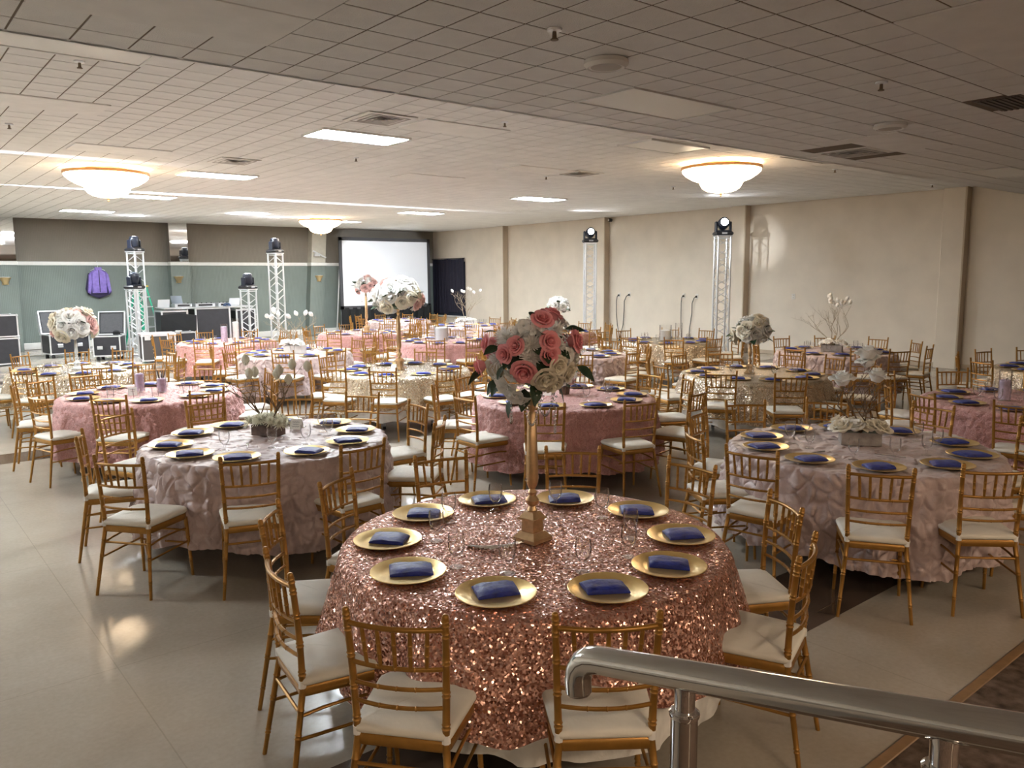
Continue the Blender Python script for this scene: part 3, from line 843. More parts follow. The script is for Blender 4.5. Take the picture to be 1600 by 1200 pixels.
def goblet_mesh():
    return MB().lathe([(0.033, 0.0), (0.034, 0.003), (0.02, 0.008), (0.006, 0.014), (0.006, 0.026), (0.010, 0.034), (0.007, 0.042), (0.016, 0.05), (0.030, 0.066), (0.0375, 0.09), (0.039, 0.12), (0.0355, 0.152),
                       (0.0345, 0.152), (0.0378, 0.12), (0.036, 0.09), (0.028, 0.068), (0.012, 0.054), (0.002, 0.052)], 20, cap0=True, cap1=True).mesh('water_goblet', GLASS, 60)
def tumbler_mesh():
    return MB().lathe([(0.030, 0.0), (0.034, 0.004), (0.040, 0.10), (0.0388, 0.10), (0.033, 0.010), (0.002, 0.009)], 18).mesh('tumbler', GLASS, 60)
GOBLET, TUMBLER = goblet_mesh(), tumbler_mesh()
# table centres, place-setting phase, chairs as (angle, distance of back, turn)
TABLES={
'T1':((2.47,2.86),-2,[(-151.3,1.33,10.4),(-119.6,1.27,-7.6),(-66.8,1.27,-3.2),(-35,1.27,2.1),(4.2,1.36,-5.5),(38.4,1.4,10.2),(75.6,1.32,3.1),(110.3,1.28,12.5),(141.9,1.28,2.1),(175.9,1.27,-3.5)]),
'T2':((2.45,6.08),18,[(-151.7,1.42,9.4),(-116.8,1.33,7.8),(-83.5,1.31,-1.3),(-42,1.39,-5.7),(-2.1,1.4,-2.9),(32.1,1.55,4.3),(56.8,1.33,6.4),(90.4,1.41,-1.2),(123.7,1.48,-3.4),(163.5,1.32,-0.5)]),
'T3':((5.67,2.85),2,[(-148.4,1.36,1),(-118.5,1.27,-15.7),(-72.4,1.3,-1.2),(-32.7,1.43,0.5),(3.7,1.43,-8.4),(39.3,1.33,-13.7),(72.7,1.33,-20),(106.1,1.27,-1),(146.8,1.28,0.3),(176.5,1.28,12.9)]),
'T4':((5.74,6.14),0,[(-178.6,1.33,-2.7),(-139.7,1.46,7.5),(-103,1.4,-2.2),(-66.9,1.44,-12.5),(-25.8,1.44,-7.5),(-1.7,1.33,3.7),(40.9,1.38,-6.2),(69.1,1.45,1),(108.3,1.32,2.7),(141,1.38,-1.3)]),
'T5':((2.49,9.46),3,[(-158.7,1.27,-4.8),(-122,1.27,-10.4),(-81.4,1.31,-3.8),(-31.3,1.37,-2.9),(-2.2,1.37,-5.8),(44.4,1.34,2.3),(73.1,1.35,-3.6),(109.3,1.27,-7.8),(134.5,1.33,-12.3),(155.5,1.37,10.1)]),
'T6':((5.83,9.54),7,[(-164.6,1.27,20),(-132.3,1.27,-6.9),(-93.5,1.27,0.4),(-68.3,1.3,1.1),(-32.3,1.43,3.6),(8.2,1.41,-8.2),(42.2,1.32,-0.9),(75.1,1.37,-0.2),(114.1,1.32,-2),(164.8,1.27,-15.5)]),
'T7':((8.96,5.98),18,[(-162.7,1.27,18.1),(-129.5,1.41,-5.5),(-91,1.33,7.2),(-52.3,1.49,3.2),(-15.5,1.41,-3),(12,1.38,-5.5),(54.1,1.37,-9.9),(81.8,1.41,11.4),(125.3,1.36,4.8),(149.7,1.27,10.6)]),
'T8':((12.46,6.77),0,[(-177.1,1.35,-4.9),(-133.7,1.27,-16.8),(-111.4,1.39,-5.3),(-75.8,1.4,-6),(-37,1.37,-2.2),(-0.2,1.44,-2),(36.6,1.37,3),(70.9,1.36,1.2),(108.3,1.33,4.5),(140.1,1.31,-6.4)]),
'T9':((5.75,12.86),14,[(-160.3,1.39,-7.9),(-122.7,1.27,-11.5),(-87.2,1.39,3.4),(-52.8,1.39,-4.7),(-19.3,1.37,-3.1),(13.8,1.44,-2.6),(46.2,1.28,-1),(84.9,1.38,-2.3),(120.6,1.33,-2.6),(158.5,1.35,0.5)]),
'T10':((2.44,12.8),8,[(-166.4,1.31,1.3),(-131.4,1.28,-1.9),(-92.3,1.27,-20),(-64.9,1.32,-5.1),(-28,1.39,-2.7),(6.1,1.32,0.2),(55.4,1.55,-9.8),(80.4,1.55,-16.3),(111.6,1.51,18.7),(155.2,1.35,2.1)]),
'T11':((5.8,16.2),12,[(-168,1.3,9.7),(-128.7,1.32,6.9),(-95.9,1.28,-2.1),(-61.5,1.45,-4),(-24.8,1.36,-1.9),(12.2,1.41,1.5),(50.6,1.39,2.4),(89.5,1.4,0.6),(122.1,1.32,-1.7),(158.4,1.4,7.7)]),
'T12':((9,9.5),16,[(-171.2,1.34,-1.9),(-126.1,1.36,-1.2),(-92.2,1.46,10.8),(-57.6,1.32,13.5),(-22.9,1.34,0.2),(13.3,1.38,5.4),(53.9,1.32,-5.7),(88.4,1.33,-3.2),(119,1.47,4.6),(157.1,1.42,6.7)]),
'T13':((12.28,10.16),4,[(-172.4,1.32,3.3),(-135.8,1.36,-20),(-101.6,1.34,-0.9),(-62.7,1.46,4.3),(-31,1.43,-0.7),(5.4,1.42,2),(37.4,1.4,1.2),(81.6,1.37,-6.7),(108.9,1.44,-2.7),(141.7,1.34,0)]),
'T14':((8.92,2.82),12,[(-165.4,1.27,-5.8),(-128.8,1.36,-5.5),(-97.1,1.34,3.6),(-58.6,1.36,-3.3),(-24.2,1.44,1.7),(11.7,1.33,0),(47.8,1.5,-1),(87.8,1.44,-0.9),(123.5,1.27,0.5),(156.2,1.27,-4.9)]),
'T15':((12.4,3.4),5,[(-172.2,1.44,4),(-140,1.37,2.5),(-103.9,1.4,5.8),(-69.4,1.28,6),(-30.9,1.41,-6.7),(6.9,1.36,-6.5),(38.9,1.4,0.5),(74.3,1.29,0.6),(112,1.35,-1.6),(149.9,1.38,4.8)]),
'T16':((9.06,13.15),9,[(-171.9,1.37,-4.9),(-132.5,1.34,-4.5),(-101.6,1.38,3.7),(-64.8,1.29,5.3),(-30.2,1.43,-0.3),(14.2,1.41,-0.6),(43.9,1.38,-0.8),(80.2,1.31,6.3),(116.9,1.37,0.5),(145.9,1.4,-1.6)]),
'T17':((12.4,17),20,[(-167.8,1.3,10.1),(-120.9,1.4,2.3),(-82.7,1.4,0.4),(-55.7,1.37,-3.7),(-18.1,1.33,-0.2),(17.9,1.34,2.3),(58.7,1.36,4.7),(98.3,1.36,-5.7),(124.8,1.3,-3.2),(161.8,1.3,2.7)]),
'T18':((9,16.5),0,[(-144.1,1.34,-4.8),(-109.6,1.35,-2),(-72.2,1.35,1.9),(-34.4,1.39,-3.3),(-1,1.41,-6.6),(35.5,1.46,0.2),(75.6,1.43,6.6),(110.2,1.3,-1.3),(142.9,1.29,-2.3),(176.2,1.29,1.1)]),
'T19':((12.4,20.4),10,[(-168.5,1.38,1.4),(-131.3,1.35,-1.9),(-100.6,1.35,8.3),(-63.1,1.43,4.1),(-23.8,1.41,-5.1),(8.2,1.39,-1),(45.9,1.27,-13.5),(83,1.39,7),(120.2,1.38,0.1),(149.7,1.41,-3)]),
'T20':((12.4,13.6),15,[(-165.7,1.41,4.6),(-126.2,1.38,-2.3),(-93.6,1.43,7.2),(-58,1.35,6.2),(-18.8,1.4,-6.6),(16.1,1.45,-3.5),(50.9,1.34,1.6),(83.8,1.45,-1.9),(118.4,1.46,4.9),(160.6,1.4,-1.8)]),
}
# ------------------------------------------------------------------ flowers
def petal_grid(m_, nu, nv, fn):
    P = []
    for j in range(nv):
        for i in range(nu):
            P.append(fn(2 * i / (nu - 1) - 1, j / (nv - 1)))
    m_.grid(P, nu, nv)
def rose_mesh(name, m, seed=1, ruffle=0.04):
    rg = random.Random(seed); m_ = MB()
    layers = [(3, 0.20, 0.34, 0.95, 0.02), (4, 0.34, 0.52, 0.92, 0.08), (5, 0.5, 0.74, 0.80, 0.16), (6, 0.62, 1.0, 0.60, 0.26)]
    for li, (n, r0, r1, h, lip) in enumerate(layers):
        off = rg.uniform(0, 6.28)
        for k in range(n):
            a0 = off + 2 * math.pi * k / n; span = math.pi / n * 1.35
            w1, w2 = rg.uniform(-ruffle, ruffle), rg.uniform(-ruffle, ruffle)
            def fn(u, v, a0=a0, span=span, w1=w1, w2=w2):
                a = a0 + u * span * (0.55 + 0.45 * math.sin(math.pi * min(1, v * 0.6 + 0.2)))
                r = r0 * 0.6 + (r1 - r0 * 0.6) * v ** 0.8 + lip * max(0, v - 0.7) * 2 - 0.10 * u * u * v
                z = -0.25 + (h + 0.25) * (1 - (1 - v) ** 1.7) - lip * max(0, v - 0.75) * 2.5 - 0.12 * u * u * v + w1 * u * v + w2 * v
                return (r * math.cos(a), r * math.sin(a), z)
            petal_grid(m_, 5, 6, fn)
    m_.lathe([(0.05, -0.3), (0.24, 0.1), (0.22, 0.6), (0.12, 0.88), (0.03, 0.90)], 8)
    return m_.mesh(name, m, 60)
def mum_mesh(name, m, seed=1, n=70):
    rg = random.Random(seed); m_ = MB()
    for k in range(n):
        a = k * 2.39996; t = (k + 0.5) / n
        el = 1.45 - 1.75 * t; L = 0.75 + 0.38 * t + rg.uniform(-0.14, 0.14); wd = 0.075 + 0.02 * rg.random()
        def fn(u, v, a=a, el=el, L=L, wd=wd):
            r = L * v; e = el + 0.5 * v * (1 - v)
            x = r * math.cos(e); z = r * math.sin(e) + 0.05
            y = u * wd * math.sin(math.pi * min(0.92, v * 0.85 + 0.12))
            return (x * math.cos(a) - y * math.sin(a), x * math.sin(a) + y * math.cos(a), z - 0.03 * u * u)
        petal_grid(m_, 3, 4, fn)
    m_.lathe([(0.05, -0.2), (0.3, 0.0), (0.3, 0.25), (0.05, 0.42)], 8)
    return m_.mesh(name, m, 60)
def open_mesh(name, m, n=6, seed=1):
    rg = random.Random(seed); m_ = MB()
    for ring, (L, lift) in enumerate(((1.0, 0.25), (0.7, 0.55))):
        for k in range(n):
            a = 2 * math.pi * (k + 0.5 * ring) / n + rg.uniform(-.1, .1)
            def fn(u, v, a=a):
                r = L * v; z = lift * math.sin(v * 2.2) - 0.15 * v * v + 0.08 * u * u
                y = u * 0.42 * L * math.sin(math.pi * min(0.95, v * 0.9 + 0.06))
                return (r * math.cos(a) - y * math.sin(a), r * math.sin(a) + y * math.cos(a), z)
            petal_grid(m_, 4, 5, fn)
    m_.lathe([(0.03, 0.0), (0.14, 0.1), (0.12, 0.32), (0.02, 0.36)], 8)
    return m_.mesh(name, m, 60)
def leaf_mesh(name, m):
    m_ = MB()
    def fn(u, v):
        wd = 0.30 * math.sin(math.pi * min(0.98, v ** 0.8)) + 0.01
        return (u * wd, v - 0.1, 0.12 * abs(u) * wd * 2 + 0.22 * v * (1 - v) - 0.1 * v)
    petal_grid(m_, 5, 7, fn)
    return m_.mesh(name, m, 70)
F_ROSE = [rose_mesh('rose', PINK, 1), rose_mesh('rose', PINK, 2)]
F_PALE = [rose_mesh('rose', PALEPINK, 3), rose_mesh('rose', PALEPINK, 4)]
F_CREAM = [rose_mesh('peony', CREAM, 5, 0.14), rose_mesh('peony', CREAM, 6, 0.14)]
F_WHITE = [rose_mesh('peony', WHITEP, 7, 0.14), rose_mesh('peony', WHITEP, 8, 0.12)]
F_MUM = [mum_mesh('chrysanthemum', WHITEP, 1), mum_mesh('chrysanthemum', WHITEP, 2)]
F_OPEN = [open_mesh('blossom', WHITEP, 6, 1), open_mesh('blossom', WHITEP, 5, 2)]
F_OPENC = [open_mesh('blossom', CREAM, 6, 3)]
F_FLUFF = [mum_mesh('chrysanthemum', FLUFF, 4, 90)]
F_LEAF = [leaf_mesh('leaf', LEAF)]
FK = {'rose': F_ROSE, 'pale': F_PALE, 'cream': F_CREAM, 'white': F_WHITE, 'mum': F_MUM, 'open': F_OPEN, 'openc': F_OPENC, 'leaf': F_LEAF, 'fluff': F_FLUFF}
FNAME = {'fluff': 'chrysanthemum', 'rose': 'rose', 'pale': 'rose', 'cream': 'peony', 'white': 'peony', 'mum': 'chrysanthemum', 'open': 'blossom', 'openc': 'blossom', 'leaf': 'leaf'}
def flower(parent, kind, pos, direction, size, rg):
    d = Vector(direction).normalized()
    me = rg.choice(FK[kind])
    o = link_obj(FNAME[kind], me, parent)
    if kind == 'leaf':
        q = d.to_track_quat('Y', 'Z')
    else:
        q = d.to_track_quat('Z', 'Y')
    o.rotation_mode = 'QUATERNION'
    from mathutils import Quaternion
    o.rotation_quaternion = q @ Quaternion((0, 0, 1) if kind != 'leaf' else (0, 1, 0), rg.uniform(0, 6.28) if kind != 'leaf' else rg.uniform(-.6, .6))
    o.location = pos; o.scale = (size,) * 3
    return o
HR = Vector((RIGHT.x, RIGHT.y, 0)).normalized()
HF = Vector((FWD.x, FWD.y, 0)).normalized()
def ball_bouquet(parent, c, rad, kinds, n, size, seed, flat=0.8, leaves=8):
    rg = random.Random(seed); c = Vector(c)
    core = MB().lathe([(0.02, -0.55 * rad), (0.5 * rad, -0.4 * rad), (0.62 * rad, 0), (0.45 * rad, 0.35 * rad), (0.02, 0.5 * rad)], 10, (c.x, c.y, c.z))
    part('greenery_core', core, LEAF, parent)
    for k in range(n):
        t = (k + 0.5) / n
        z = 1 - 1.55 * t
        a = k * 2.39996 + rg.uniform(-.25, .25)
        r = math.sqrt(max(0, 1 - z * z))
        d = Vector((r * math.cos(a), r * math.sin(a), z))
        p_ = c + Vector((d.x * rad, d.y * rad, d.z * rad * flat)) * rg.uniform(0.78, 0.98)
        flower(parent, kinds[k % len(kinds)], p_, d, size * rg.uniform(0.85, 1.2), rg)
    for k in range(leaves):
        a = 6.283 * k / leaves + rg.uniform(-.3, .3); z = rg.uniform(-0.7, 0.5)
        d = Vector((math.cos(a), math.sin(a), z)).normalized()
        flower(parent, 'leaf', c + Vector((d.x * rad, d.y * rad, d.z * rad * flat)) * 0.9, d + Vector((0, 0, 0.2)), size * 1.7, rg)
def sq_frustum(m_, w0, w1, z0, z1):
    a, b_ = w0 / 2, w1 / 2
    m_.add([(-a, -a, z0), (a, -a, z0), (a, a, z0), (-a, a, z0), (-b_, -b_, z1), (b_, -b_, z1), (b_, b_, z1), (-b_, b_, z1)],
           [(3, 2, 1, 0), (4, 5, 6, 7), (0, 1, 5, 4), (1, 2, 6, 5), (2, 3, 7, 6), (3, 0, 4, 7)])
def stand(parent, hgt, s=1.0, m=None, rz=0.4):
    m = m or STANDGOLD
    b_ = MB()
    for w0, w1, z0, z1 in ((.138, .138, 0, .018), (.132, .088, .018, .045), (.076, .072, .045, .105), (.10, .10, .105, .115), (.092, .052, .115, .145)):
        sq_frustum(b_, w0 * s, w1 * s, z0 * s, z1 * s)
    ca, sa = math.cos(rz), math.sin(rz)
    b_.v = [(ca * x - sa * y, sa * x + ca * y, z) for x, y, z in b_.v]
    part('square_base', b_, m, parent, smooth=0)
    part('turned_knob', MB().lathe([(.022 * s, .14 * s), (.026 * s, .15 * s), (.017 * s, .17 * s), (.031 * s, .185 * s), (.034 * s, .20 * s), (.017 * s, .225 * s), (.022 * s, .24 * s), (.014 * s, .255 * s), (.025 * s, .275 * s), (.027 * s, .285 * s)], 20), m, parent)
    part('column', MB().lathe([(.028 * s, .285 * s), (.031 * s, .31 * s), (.021 * s, hgt - .11 * s), (.014 * s, hgt - .10 * s)], 16), m, parent)
    part('cup', MB().lathe([(.013 * s, hgt - .10 * s), (.024 * s, hgt - .07 * s), (.013 * s, hgt - .05 * s), (.03 * s, hgt - .02 * s), (.034 * s, hgt)], 16), m, parent)
def bead_strand(parent, a, b_, sag, n, r=0.0075):
    m_ = MB(); a, b_ = Vector(a), Vector(b_)
    for k in range(n):
        t = k / (n - 1); p_ = a.lerp(b_, t); p_.z -= sag * (1 - (2 * t - 1) ** 2)
        m_.lathe([(r * .3, -r * .95), (r * .85, -r * .5), (r, 0), (r * .85, r * .5), (r * .3, r * .95)], 8, p_)
    o = part('bead_strand', m_, CRYSTAL, parent, label='hanging crystal bead strand')
    return o
def branches(parent, base, seed, hgt, spread, m, n_main=4, r=0.008, lean=(0, 0), depth_=4):
    rg = random.Random(seed); tips = []
    base = Vector(base)
    def grow(p_, d, L, rad, lvl, m_):
        pts = [p_.copy()]; q = p_.copy(); dd = d.copy()
        for k in range(4):
            dd = (dd + Vector((rg.uniform(-.28, .28), rg.uniform(-.28, .28), rg.uniform(-.1, .16)))).normalized()
            q = q + dd * (L / 4); pts.append(q.copy())
        m_.tube(pts, [rad * (1 - 0.1 * k) for k in range(5)], 6)
        tips.append((q.copy(), lvl))
        if lvl < depth_:
            for k in range(2 if lvl > 0 else 3):
                nd = (dd + Vector((rg.uniform(-.9, .9), rg.uniform(-.9, .9), rg.uniform(-.15, .6)))).normalized()
                grow(pts[rg.choice((2, 3, 4))], nd, L * rg.uniform(.55, .75), rad * 0.62, lvl + 1, m_)
    for k in range(n_main):
        a = 6.283 * k / n_main + rg.uniform(-.4, .4)
        d = Vector((math.cos(a) * spread + lean[0], math.sin(a) * spread + lean[1], 1)).normalized()
        m_ = MB(); grow(base + Vector((rg.uniform(-.02, .02), rg.uniform(-.02, .02), 0)), d, hgt * 0.42, r, 0, m_)
        part('branch', m_, m, parent, smooth=60)
    return tips
def bud_mesh(name, m):
    m_ = MB()
    for k in range(5):
        a = 2 * math.pi * k / 5
        def fn(u, v, a=a):
            r = 0.55 * math.sin(math.pi * min(1, 0.08 + v * 0.85)) * (1 - 0.12 * u * u); aa = a + u * 0.75
            return (r * math.cos(aa), r * math.sin(aa), v * 1.5 - 0.2 - 0.15 * u * u * v)
        petal_grid(m_, 5, 6, fn)
    return m_.mesh(name, m, 60)
BUD = bud_mesh('magnolia_bud', WHITEP); BUDC = bud_mesh('magnolia_bud', petal('feather white petal', (0.88, 0.86, 0.74), 0.08))
def bud(parent, pos, direction, size, me, rg):
    o = link_obj('magnolia_bud', me, parent)
    o.rotation_mode = 'QUATERNION'; o.rotation_quaternion = Vector(direction).to_track_quat('Z', 'Y')
    o.location = pos; o.scale = (size,) * 3
def planter_box(parent, w_, d_, h_, m, rz):
    m_ = MB()
    ca, sa = math.cos(rz), math.sin(rz)
    def side(c, dd):
        b_ = MB().box(c, dd, 0, 0.002)
        b_.v = [(ca * x - sa * y, sa * x + ca * y, z) for x, y, z in b_.v]
        return b_
    t = 0.009
    for sy in (-1, 1): part('box_side', side((0, sy * (d_ - t) / 2, h_ / 2), (w_, t, h_)), m, parent, smooth=0)
    for sx in (-1, 1): part('box_side', side((sx * (w_ - t) / 2, 0, h_ / 2), (t, d_ - 2 * t, h_)), m, parent, smooth=0)
    part('box_floor', side((0, 0, 0.006), (w_ - 2 * t, d_ - 2 * t, 0.01)), m, parent, smooth=0)
    part('foam', side((0, 0, h_ * 0.55), (w_ - 2 * t - .004, d_ - 2 * t - .004, h_ * 0.75)), LEAF, parent, smooth=0)
def box_flowers(parent, w_, d_, z, rz, kinds, n, size, seed, dome=0.03):
    rg = random.Random(seed); ca, sa = math.cos(rz), math.sin(rz)
    cols = max(2, int(round(math.sqrt(n * w_ / d_)))); rows = max(1, int(math.ceil(n / cols)))
    k = 0
    for j in range(rows):
        for i in range(cols):
            if k >= n: break
            u = (i + .5) / cols - .5 + rg.uniform(-.08, .08); v = (j + .5) / rows - .5 + rg.uniform(-.1, .1)
            x, y = u * w_ * 1.2, v * d_ * 1.3
            flower(parent, kinds[k % len(kinds)], (ca * x - sa * y, sa * x + ca * y, z + dome * (1 - 3 * u * u)), (u * 1.3 * ca - v * sa, u * 1.3 * sa + v * ca, 1), size * rg.uniform(.85, 1.15), rg)
            k += 1
# ------------------------------------------------------------------ set tables
DESC = {
 'T1': ('rosegold', 'the rose gold sequin table', 'round table under rose gold sequin cloth in front of the railing'),
 'T2': ('mauve', 'the mauve dark-branch table', 'round table under mauve pintuck cloth with a dark branch centerpiece'),
 'T3': ('mauve', 'the mauve peony-box table', 'round table under mauve pintuck cloth with a grey peony box'),
 'T4': ('blush', 'the blush table behind the bouquet', 'round table under blush rosette cloth directly behind the tall bouquet'),
 'T5': ('blush', 'the blush lavender-vase table', 'round table under blush rosette cloth with lavender glass vases'),
 'T6': ('champagne', 'the mid-room gold sequin table', 'round table under champagne sequin cloth with tall pink and white bouquet'),
 'T7': ('champagne', 'the gold sequin candlestick table', 'round table under champagne sequin cloth with white flowers on a candlestick'),
 'T8': ('mauve', 'the mauve table by cream wall', 'round table under mauve pintuck cloth nearest the cream wall'),
 'T9': ('mauve', 'the pale blossom-branch table', 'round table under pale mauve cloth with white blossom branches'),
 'T10': ('champagne', 'the gold table by flight cases', 'round table under champagne sequin cloth near the black flight cases'),
 'T11': ('blush', 'the blush table by the booth', 'round table under blush rosette cloth in front of the equipment booth'),
 'T12': ('mauve', 'the mauve table behind the bouquet', 'round table under mauve cloth half hidden by the tall bouquet'),
 'T13': ('champagne', 'the gold table between light towers', 'round table under champagne sequin cloth by the two wall light towers'),
 'T14': ('blush', 'the blush table cut off right', 'round table under blush rosette cloth cut off at the right edge'),
 'T15': ('champagne', 'the gold table cut off right', 'round table under champagne sequin cloth cut off at the right edge'),
 'T16': ('blush', 'the blush table with silver vase', 'round table under blush rosette cloth with a silver vase, far back'),
 'T17': ('mauve', 'the pale table before the curtain', 'round table under pale cloth in front of the navy curtain'),
 'T18': ('blush', 'the blush table before the screen', 'round table under blush rosette cloth in front of the projection screen'),
 'T19': ('mauve', 'the farthest pale table', 'round table under pale cloth, farthest from the railing'),
 'T20': ('rosegold', 'the rose table by far tower', 'round table under rose gold cloth by the farther wall light tower'),
}
CLOTHNAME = {'rosegold': 'rose gold sequin tablecloth', 'mauve': 'mauve pintuck tablecloth', 'blush': 'blush rosette tablecloth', 'champagne': 'champagne sequin tablecloth'}
VIEWRZ = math.atan2(HR.y, HR.x)
def in_frame(p_, h, m_=0):
    for z in (0, h / 2, h):
        q = proj((p_[0], p_[1], p_[2] + z))
        if q and -m_ < q[0] < 1600 + m_ and -m_ < q[1] < 1200 + m_: return True
    return False
def side_labels(items, cx, cy, what, desc):
    """items: list of (x, y); ordered wording by side of the table and from the left in view"""
    out = {}
    for side in ('near', 'far'):
        L = []
        for k, (x, y) in enumerate(items):
            d = (Vector((x - cx, y - cy, 0))).dot(Vector((cx, cy, 0)).normalized())
            if (d < 0) == (side == 'near'):
                q = proj((x, y, 0.8)); L.append((q[0] if q else 9999, k))
        L.sort()
        for n, (_, k) in enumerate(L):
            out[k] = '%s %s from the left, %s side of %s' % (ORD[n], what, side, desc)
    return out
T1_PLATES = [-180, -143, -106, -74, -39, -3, 34, 71, 106, 143]
T1_GLASS = [(2.62, 3.35), (2.91, 3.18), (2.97, 2.88), (2.63, 2.38), (2.83, 2.55), (2.34, 2.38), (2.08, 2.58), (1.96, 2.79), (2.09, 3.14), (2.31, 3.35)]
ZC = 0.7545
for key, ((cx, cy), phase, chairs) in TABLES.items():
    kind, desc, label = DESC[key]
    dist = math.hypot(cx, cy)
    rg = random.Random(key)
    t = thing('banquet_table', label, 'table', (cx, cy, 0), rg.uniform(0, 3), 'round banquet tables')
    for n, me in TBL: link_obj(n, me, t)
    rot = 0.0 if key == 'T1' else rg.uniform(0, 6.28)
    o = tag(link_obj('tablecloth', CLOTH[kind], None, (cx, cy, 0), (0, 0, rot)), '%s draped over %s' % (CLOTHNAME[kind], desc), 'tablecloth', CLOTHNAME[kind] + 's')
    if kind in ('rosegold', 'champagne'):
        tag(link_obj('underskirt_cloth', CLOTH['liner'], None, (cx, cy, 0), (0, 0, rot + 1)), 'white satin underskirt showing below the cloth of ' + desc, 'tablecloth', 'white satin underskirts')
    # chairs
    pos = []
    for (a, d, dev) in chairs:
        ar = math.radians(a); hd = ar + math.pi + math.radians(dev)
        bx, by = cx + d * math.cos(ar), cy + d * math.sin(ar)
        x, y = bx + 0.222 * math.cos(hd), by + 0.222 * math.sin(hd)
        if in_frame((x, y, 0), 0.92, 60): pos.append((x, y, hd))
    lab = side_labels([(x, y) for x, y, _ in pos], cx, cy, 'gold chair', desc)
    for k, (x, y, hd) in enumerate(pos):
        place_chair(x, y, hd, dist < 9.3, lab[k], 'gold chairs at ' + desc)
    # chargers and napkins
    angs = T1_PLATES if key == 'T1' else [phase + 36 * k + rg.uniform(-3, 3) for k in range(10)]
    pos = []
    for a in angs:
        r = 0.712 + rg.uniform(-.015, .015)
        x, y = cx + r * math.cos(math.radians(a)), cy + r * math.sin(math.radians(a))
        if in_frame((x, y, ZC), 0.02, 20): pos.append((x, y))
    zp = ZC + (0.013 if kind in ('mauve', 'blush') else 0.001)
    lp = side_labels(pos, cx, cy, 'gold charger plate', desc); ln = side_labels(pos, cx, cy, 'navy napkin', desc)
    for k, (x, y) in enumerate(pos):
        tag(link_obj('charger_plate', PLATE, None, (x, y, zp)), lp[k], 'plate', 'gold charger plates')
        jx, jy = rg.uniform(-.02, .02), rg.uniform(-.02, .02)
        tag(link_obj('folded_napkin', NAPKINS[rg.randrange(6)], None, (x + jx, y + jy, zp + 0.0045), (0, 0, VIEWRZ + rg.uniform(-.35, .35) + (math.pi if rg.random() < .5 else 0))), ln[k], 'napkin', 'folded navy napkins')
    # glasses
    pos = []
    if key == 'T1': pos = list(T1_GLASS)
    else:
        for a in angs:
            if rg.random() < 0.12: continue
            r = rg.uniform(0.40, 0.52); aa = math.radians(a + rg.uniform(8, 22))
            x, y = cx + r * math.cos(aa), cy + r * math.sin(aa)
            if in_frame((x, y, ZC), 0.15): pos.append((x, y))
    tumb = key in ('T5', 'T10', 'T11', 'T16', 'T18', 'T19')
    lg = side_labels(pos, cx, cy, 'water glass', desc)
    for k, (x, y) in enumerate(pos):
        tag(link_obj('drinking_glass', TUMBLER if tumb else GOBLET, None, (x, y, zp), (0, 0, rg.uniform(0, 6)), rg.uniform(.94, 1.04)), lg[k], 'glass', 'drinking glasses')
    del pos

# ------------------------------------------------------------------ table centrepieces
ZT = ZC + 0.001
# tall rose bouquet of the front table
t = thing('tall_centerpiece', 'tall gold stand holding a ball bouquet of pink roses and white chrysanthemums', 'centerpiece', (2.456, 2.85, ZT))
stand(t, 0.735, 1.0, None, 0.15)
rg = random.Random(11)
C0 = Vector((0, 0, 0.93))
part('greenery_core', MB().lathe([(0.02, -0.17), (0.10, -0.13), (0.14, -0.02), (0.11, 0.08), (0.02, 0.13)], 12, C0), LEAF, t)
SPEC = {
 'rose': [(.045, .145, .05), (-.206, .03, .047), (-.076, .033, .042), (-.124, -.006, .044), (.076, .05, .048), (.076, -.006, .047), (.197, .045, .056), (-.039, -.082, .058), (-.242, -.073, .046)],
 'mum': [(-.010, .04, .072), (-.197, -.04, .07), (-.142, .075, .066), (.13, .11, .066), (-.072, .10, .062), (.138, .03, .05), (.235, .01, .07), (-.01, -.03, .06)],
 'cream': [(.054, -.112, .062), (.16, -.097, .05), (.09, -.142, .055), (.11, -.06, .05)],
 'openc': [(.10, -.10, .045), (.05, -.15, .045)],
 'open': [(-.121, -.165, .075), (-.075, -.21, .07), (-.16, -.13, .06), (.206, -.03, .05), (.19, -.11, .045), (-.04, .125, .045), (.17, -.02, .05), (.02, .11, .045), (-.1, -.11, .045)],
 'leaf': [(-.05, .07, .07), (.02, .02, .07), (-.1, -.03, .08), (.13, .0, .07), (-.17, .09, .06), (.03, -.05, .08), (.19, .09, .07), (.0, .16, .06), (-.23, -.10, .11), (-.142, -.127, .11), (.225, -.09, .11), (.01, -.15, .12), (-.097, -.25, .09), (-.036, -.19, .11), (-.12, -.06, .1), (.03, .09, .09), (.12, -.17, .1), (-.17, -.15, .09), (.05, .0, .1), (-.16, .02, .09), (.16, .1, .08)],
}
for kd, L in SPEC.items():
    for (dx, dz, s) in L:
        RR = 0.215
        q = RR * RR - dx * dx - dz * dz
        dep = math.sqrt(q) if q > 0 else 0.02
        dep *= 0.85
        if kd == 'open' and dz < -.14: dep = 0.12
        p_ = C0 + HR * dx - HF * dep + Vector((0, 0, dz))
        d = (p_ - C0)
        if kd == 'leaf':
            flower(t, kd, p_ + HF * 0.03, d + Vector((0, 0, -0.08)), s, rg)
        else:
            flower(t, kd, p_ - d.normalized() * s * (0.75 if kd == 'mum' else 0.25), d, s, rg)
for k in range(22):     # the far side of the ball
    a = rg.uniform(-1.3, 1.3); z = rg.uniform(-.7, .9); r = math.sqrt(1 - z * z)
    d = HF * (r * math.cos(a)) + HR * (r * math.sin(a)) + Vector((0, 0, z))
    flower(t, ('rose', 'mum', 'cream', 'open', 'mum', 'leaf')[k % 6], C0 + Vector((d.x * .2, d.y * .2, d.z * .16)), d, .06 if k % 6 != 5 else .1, rg)
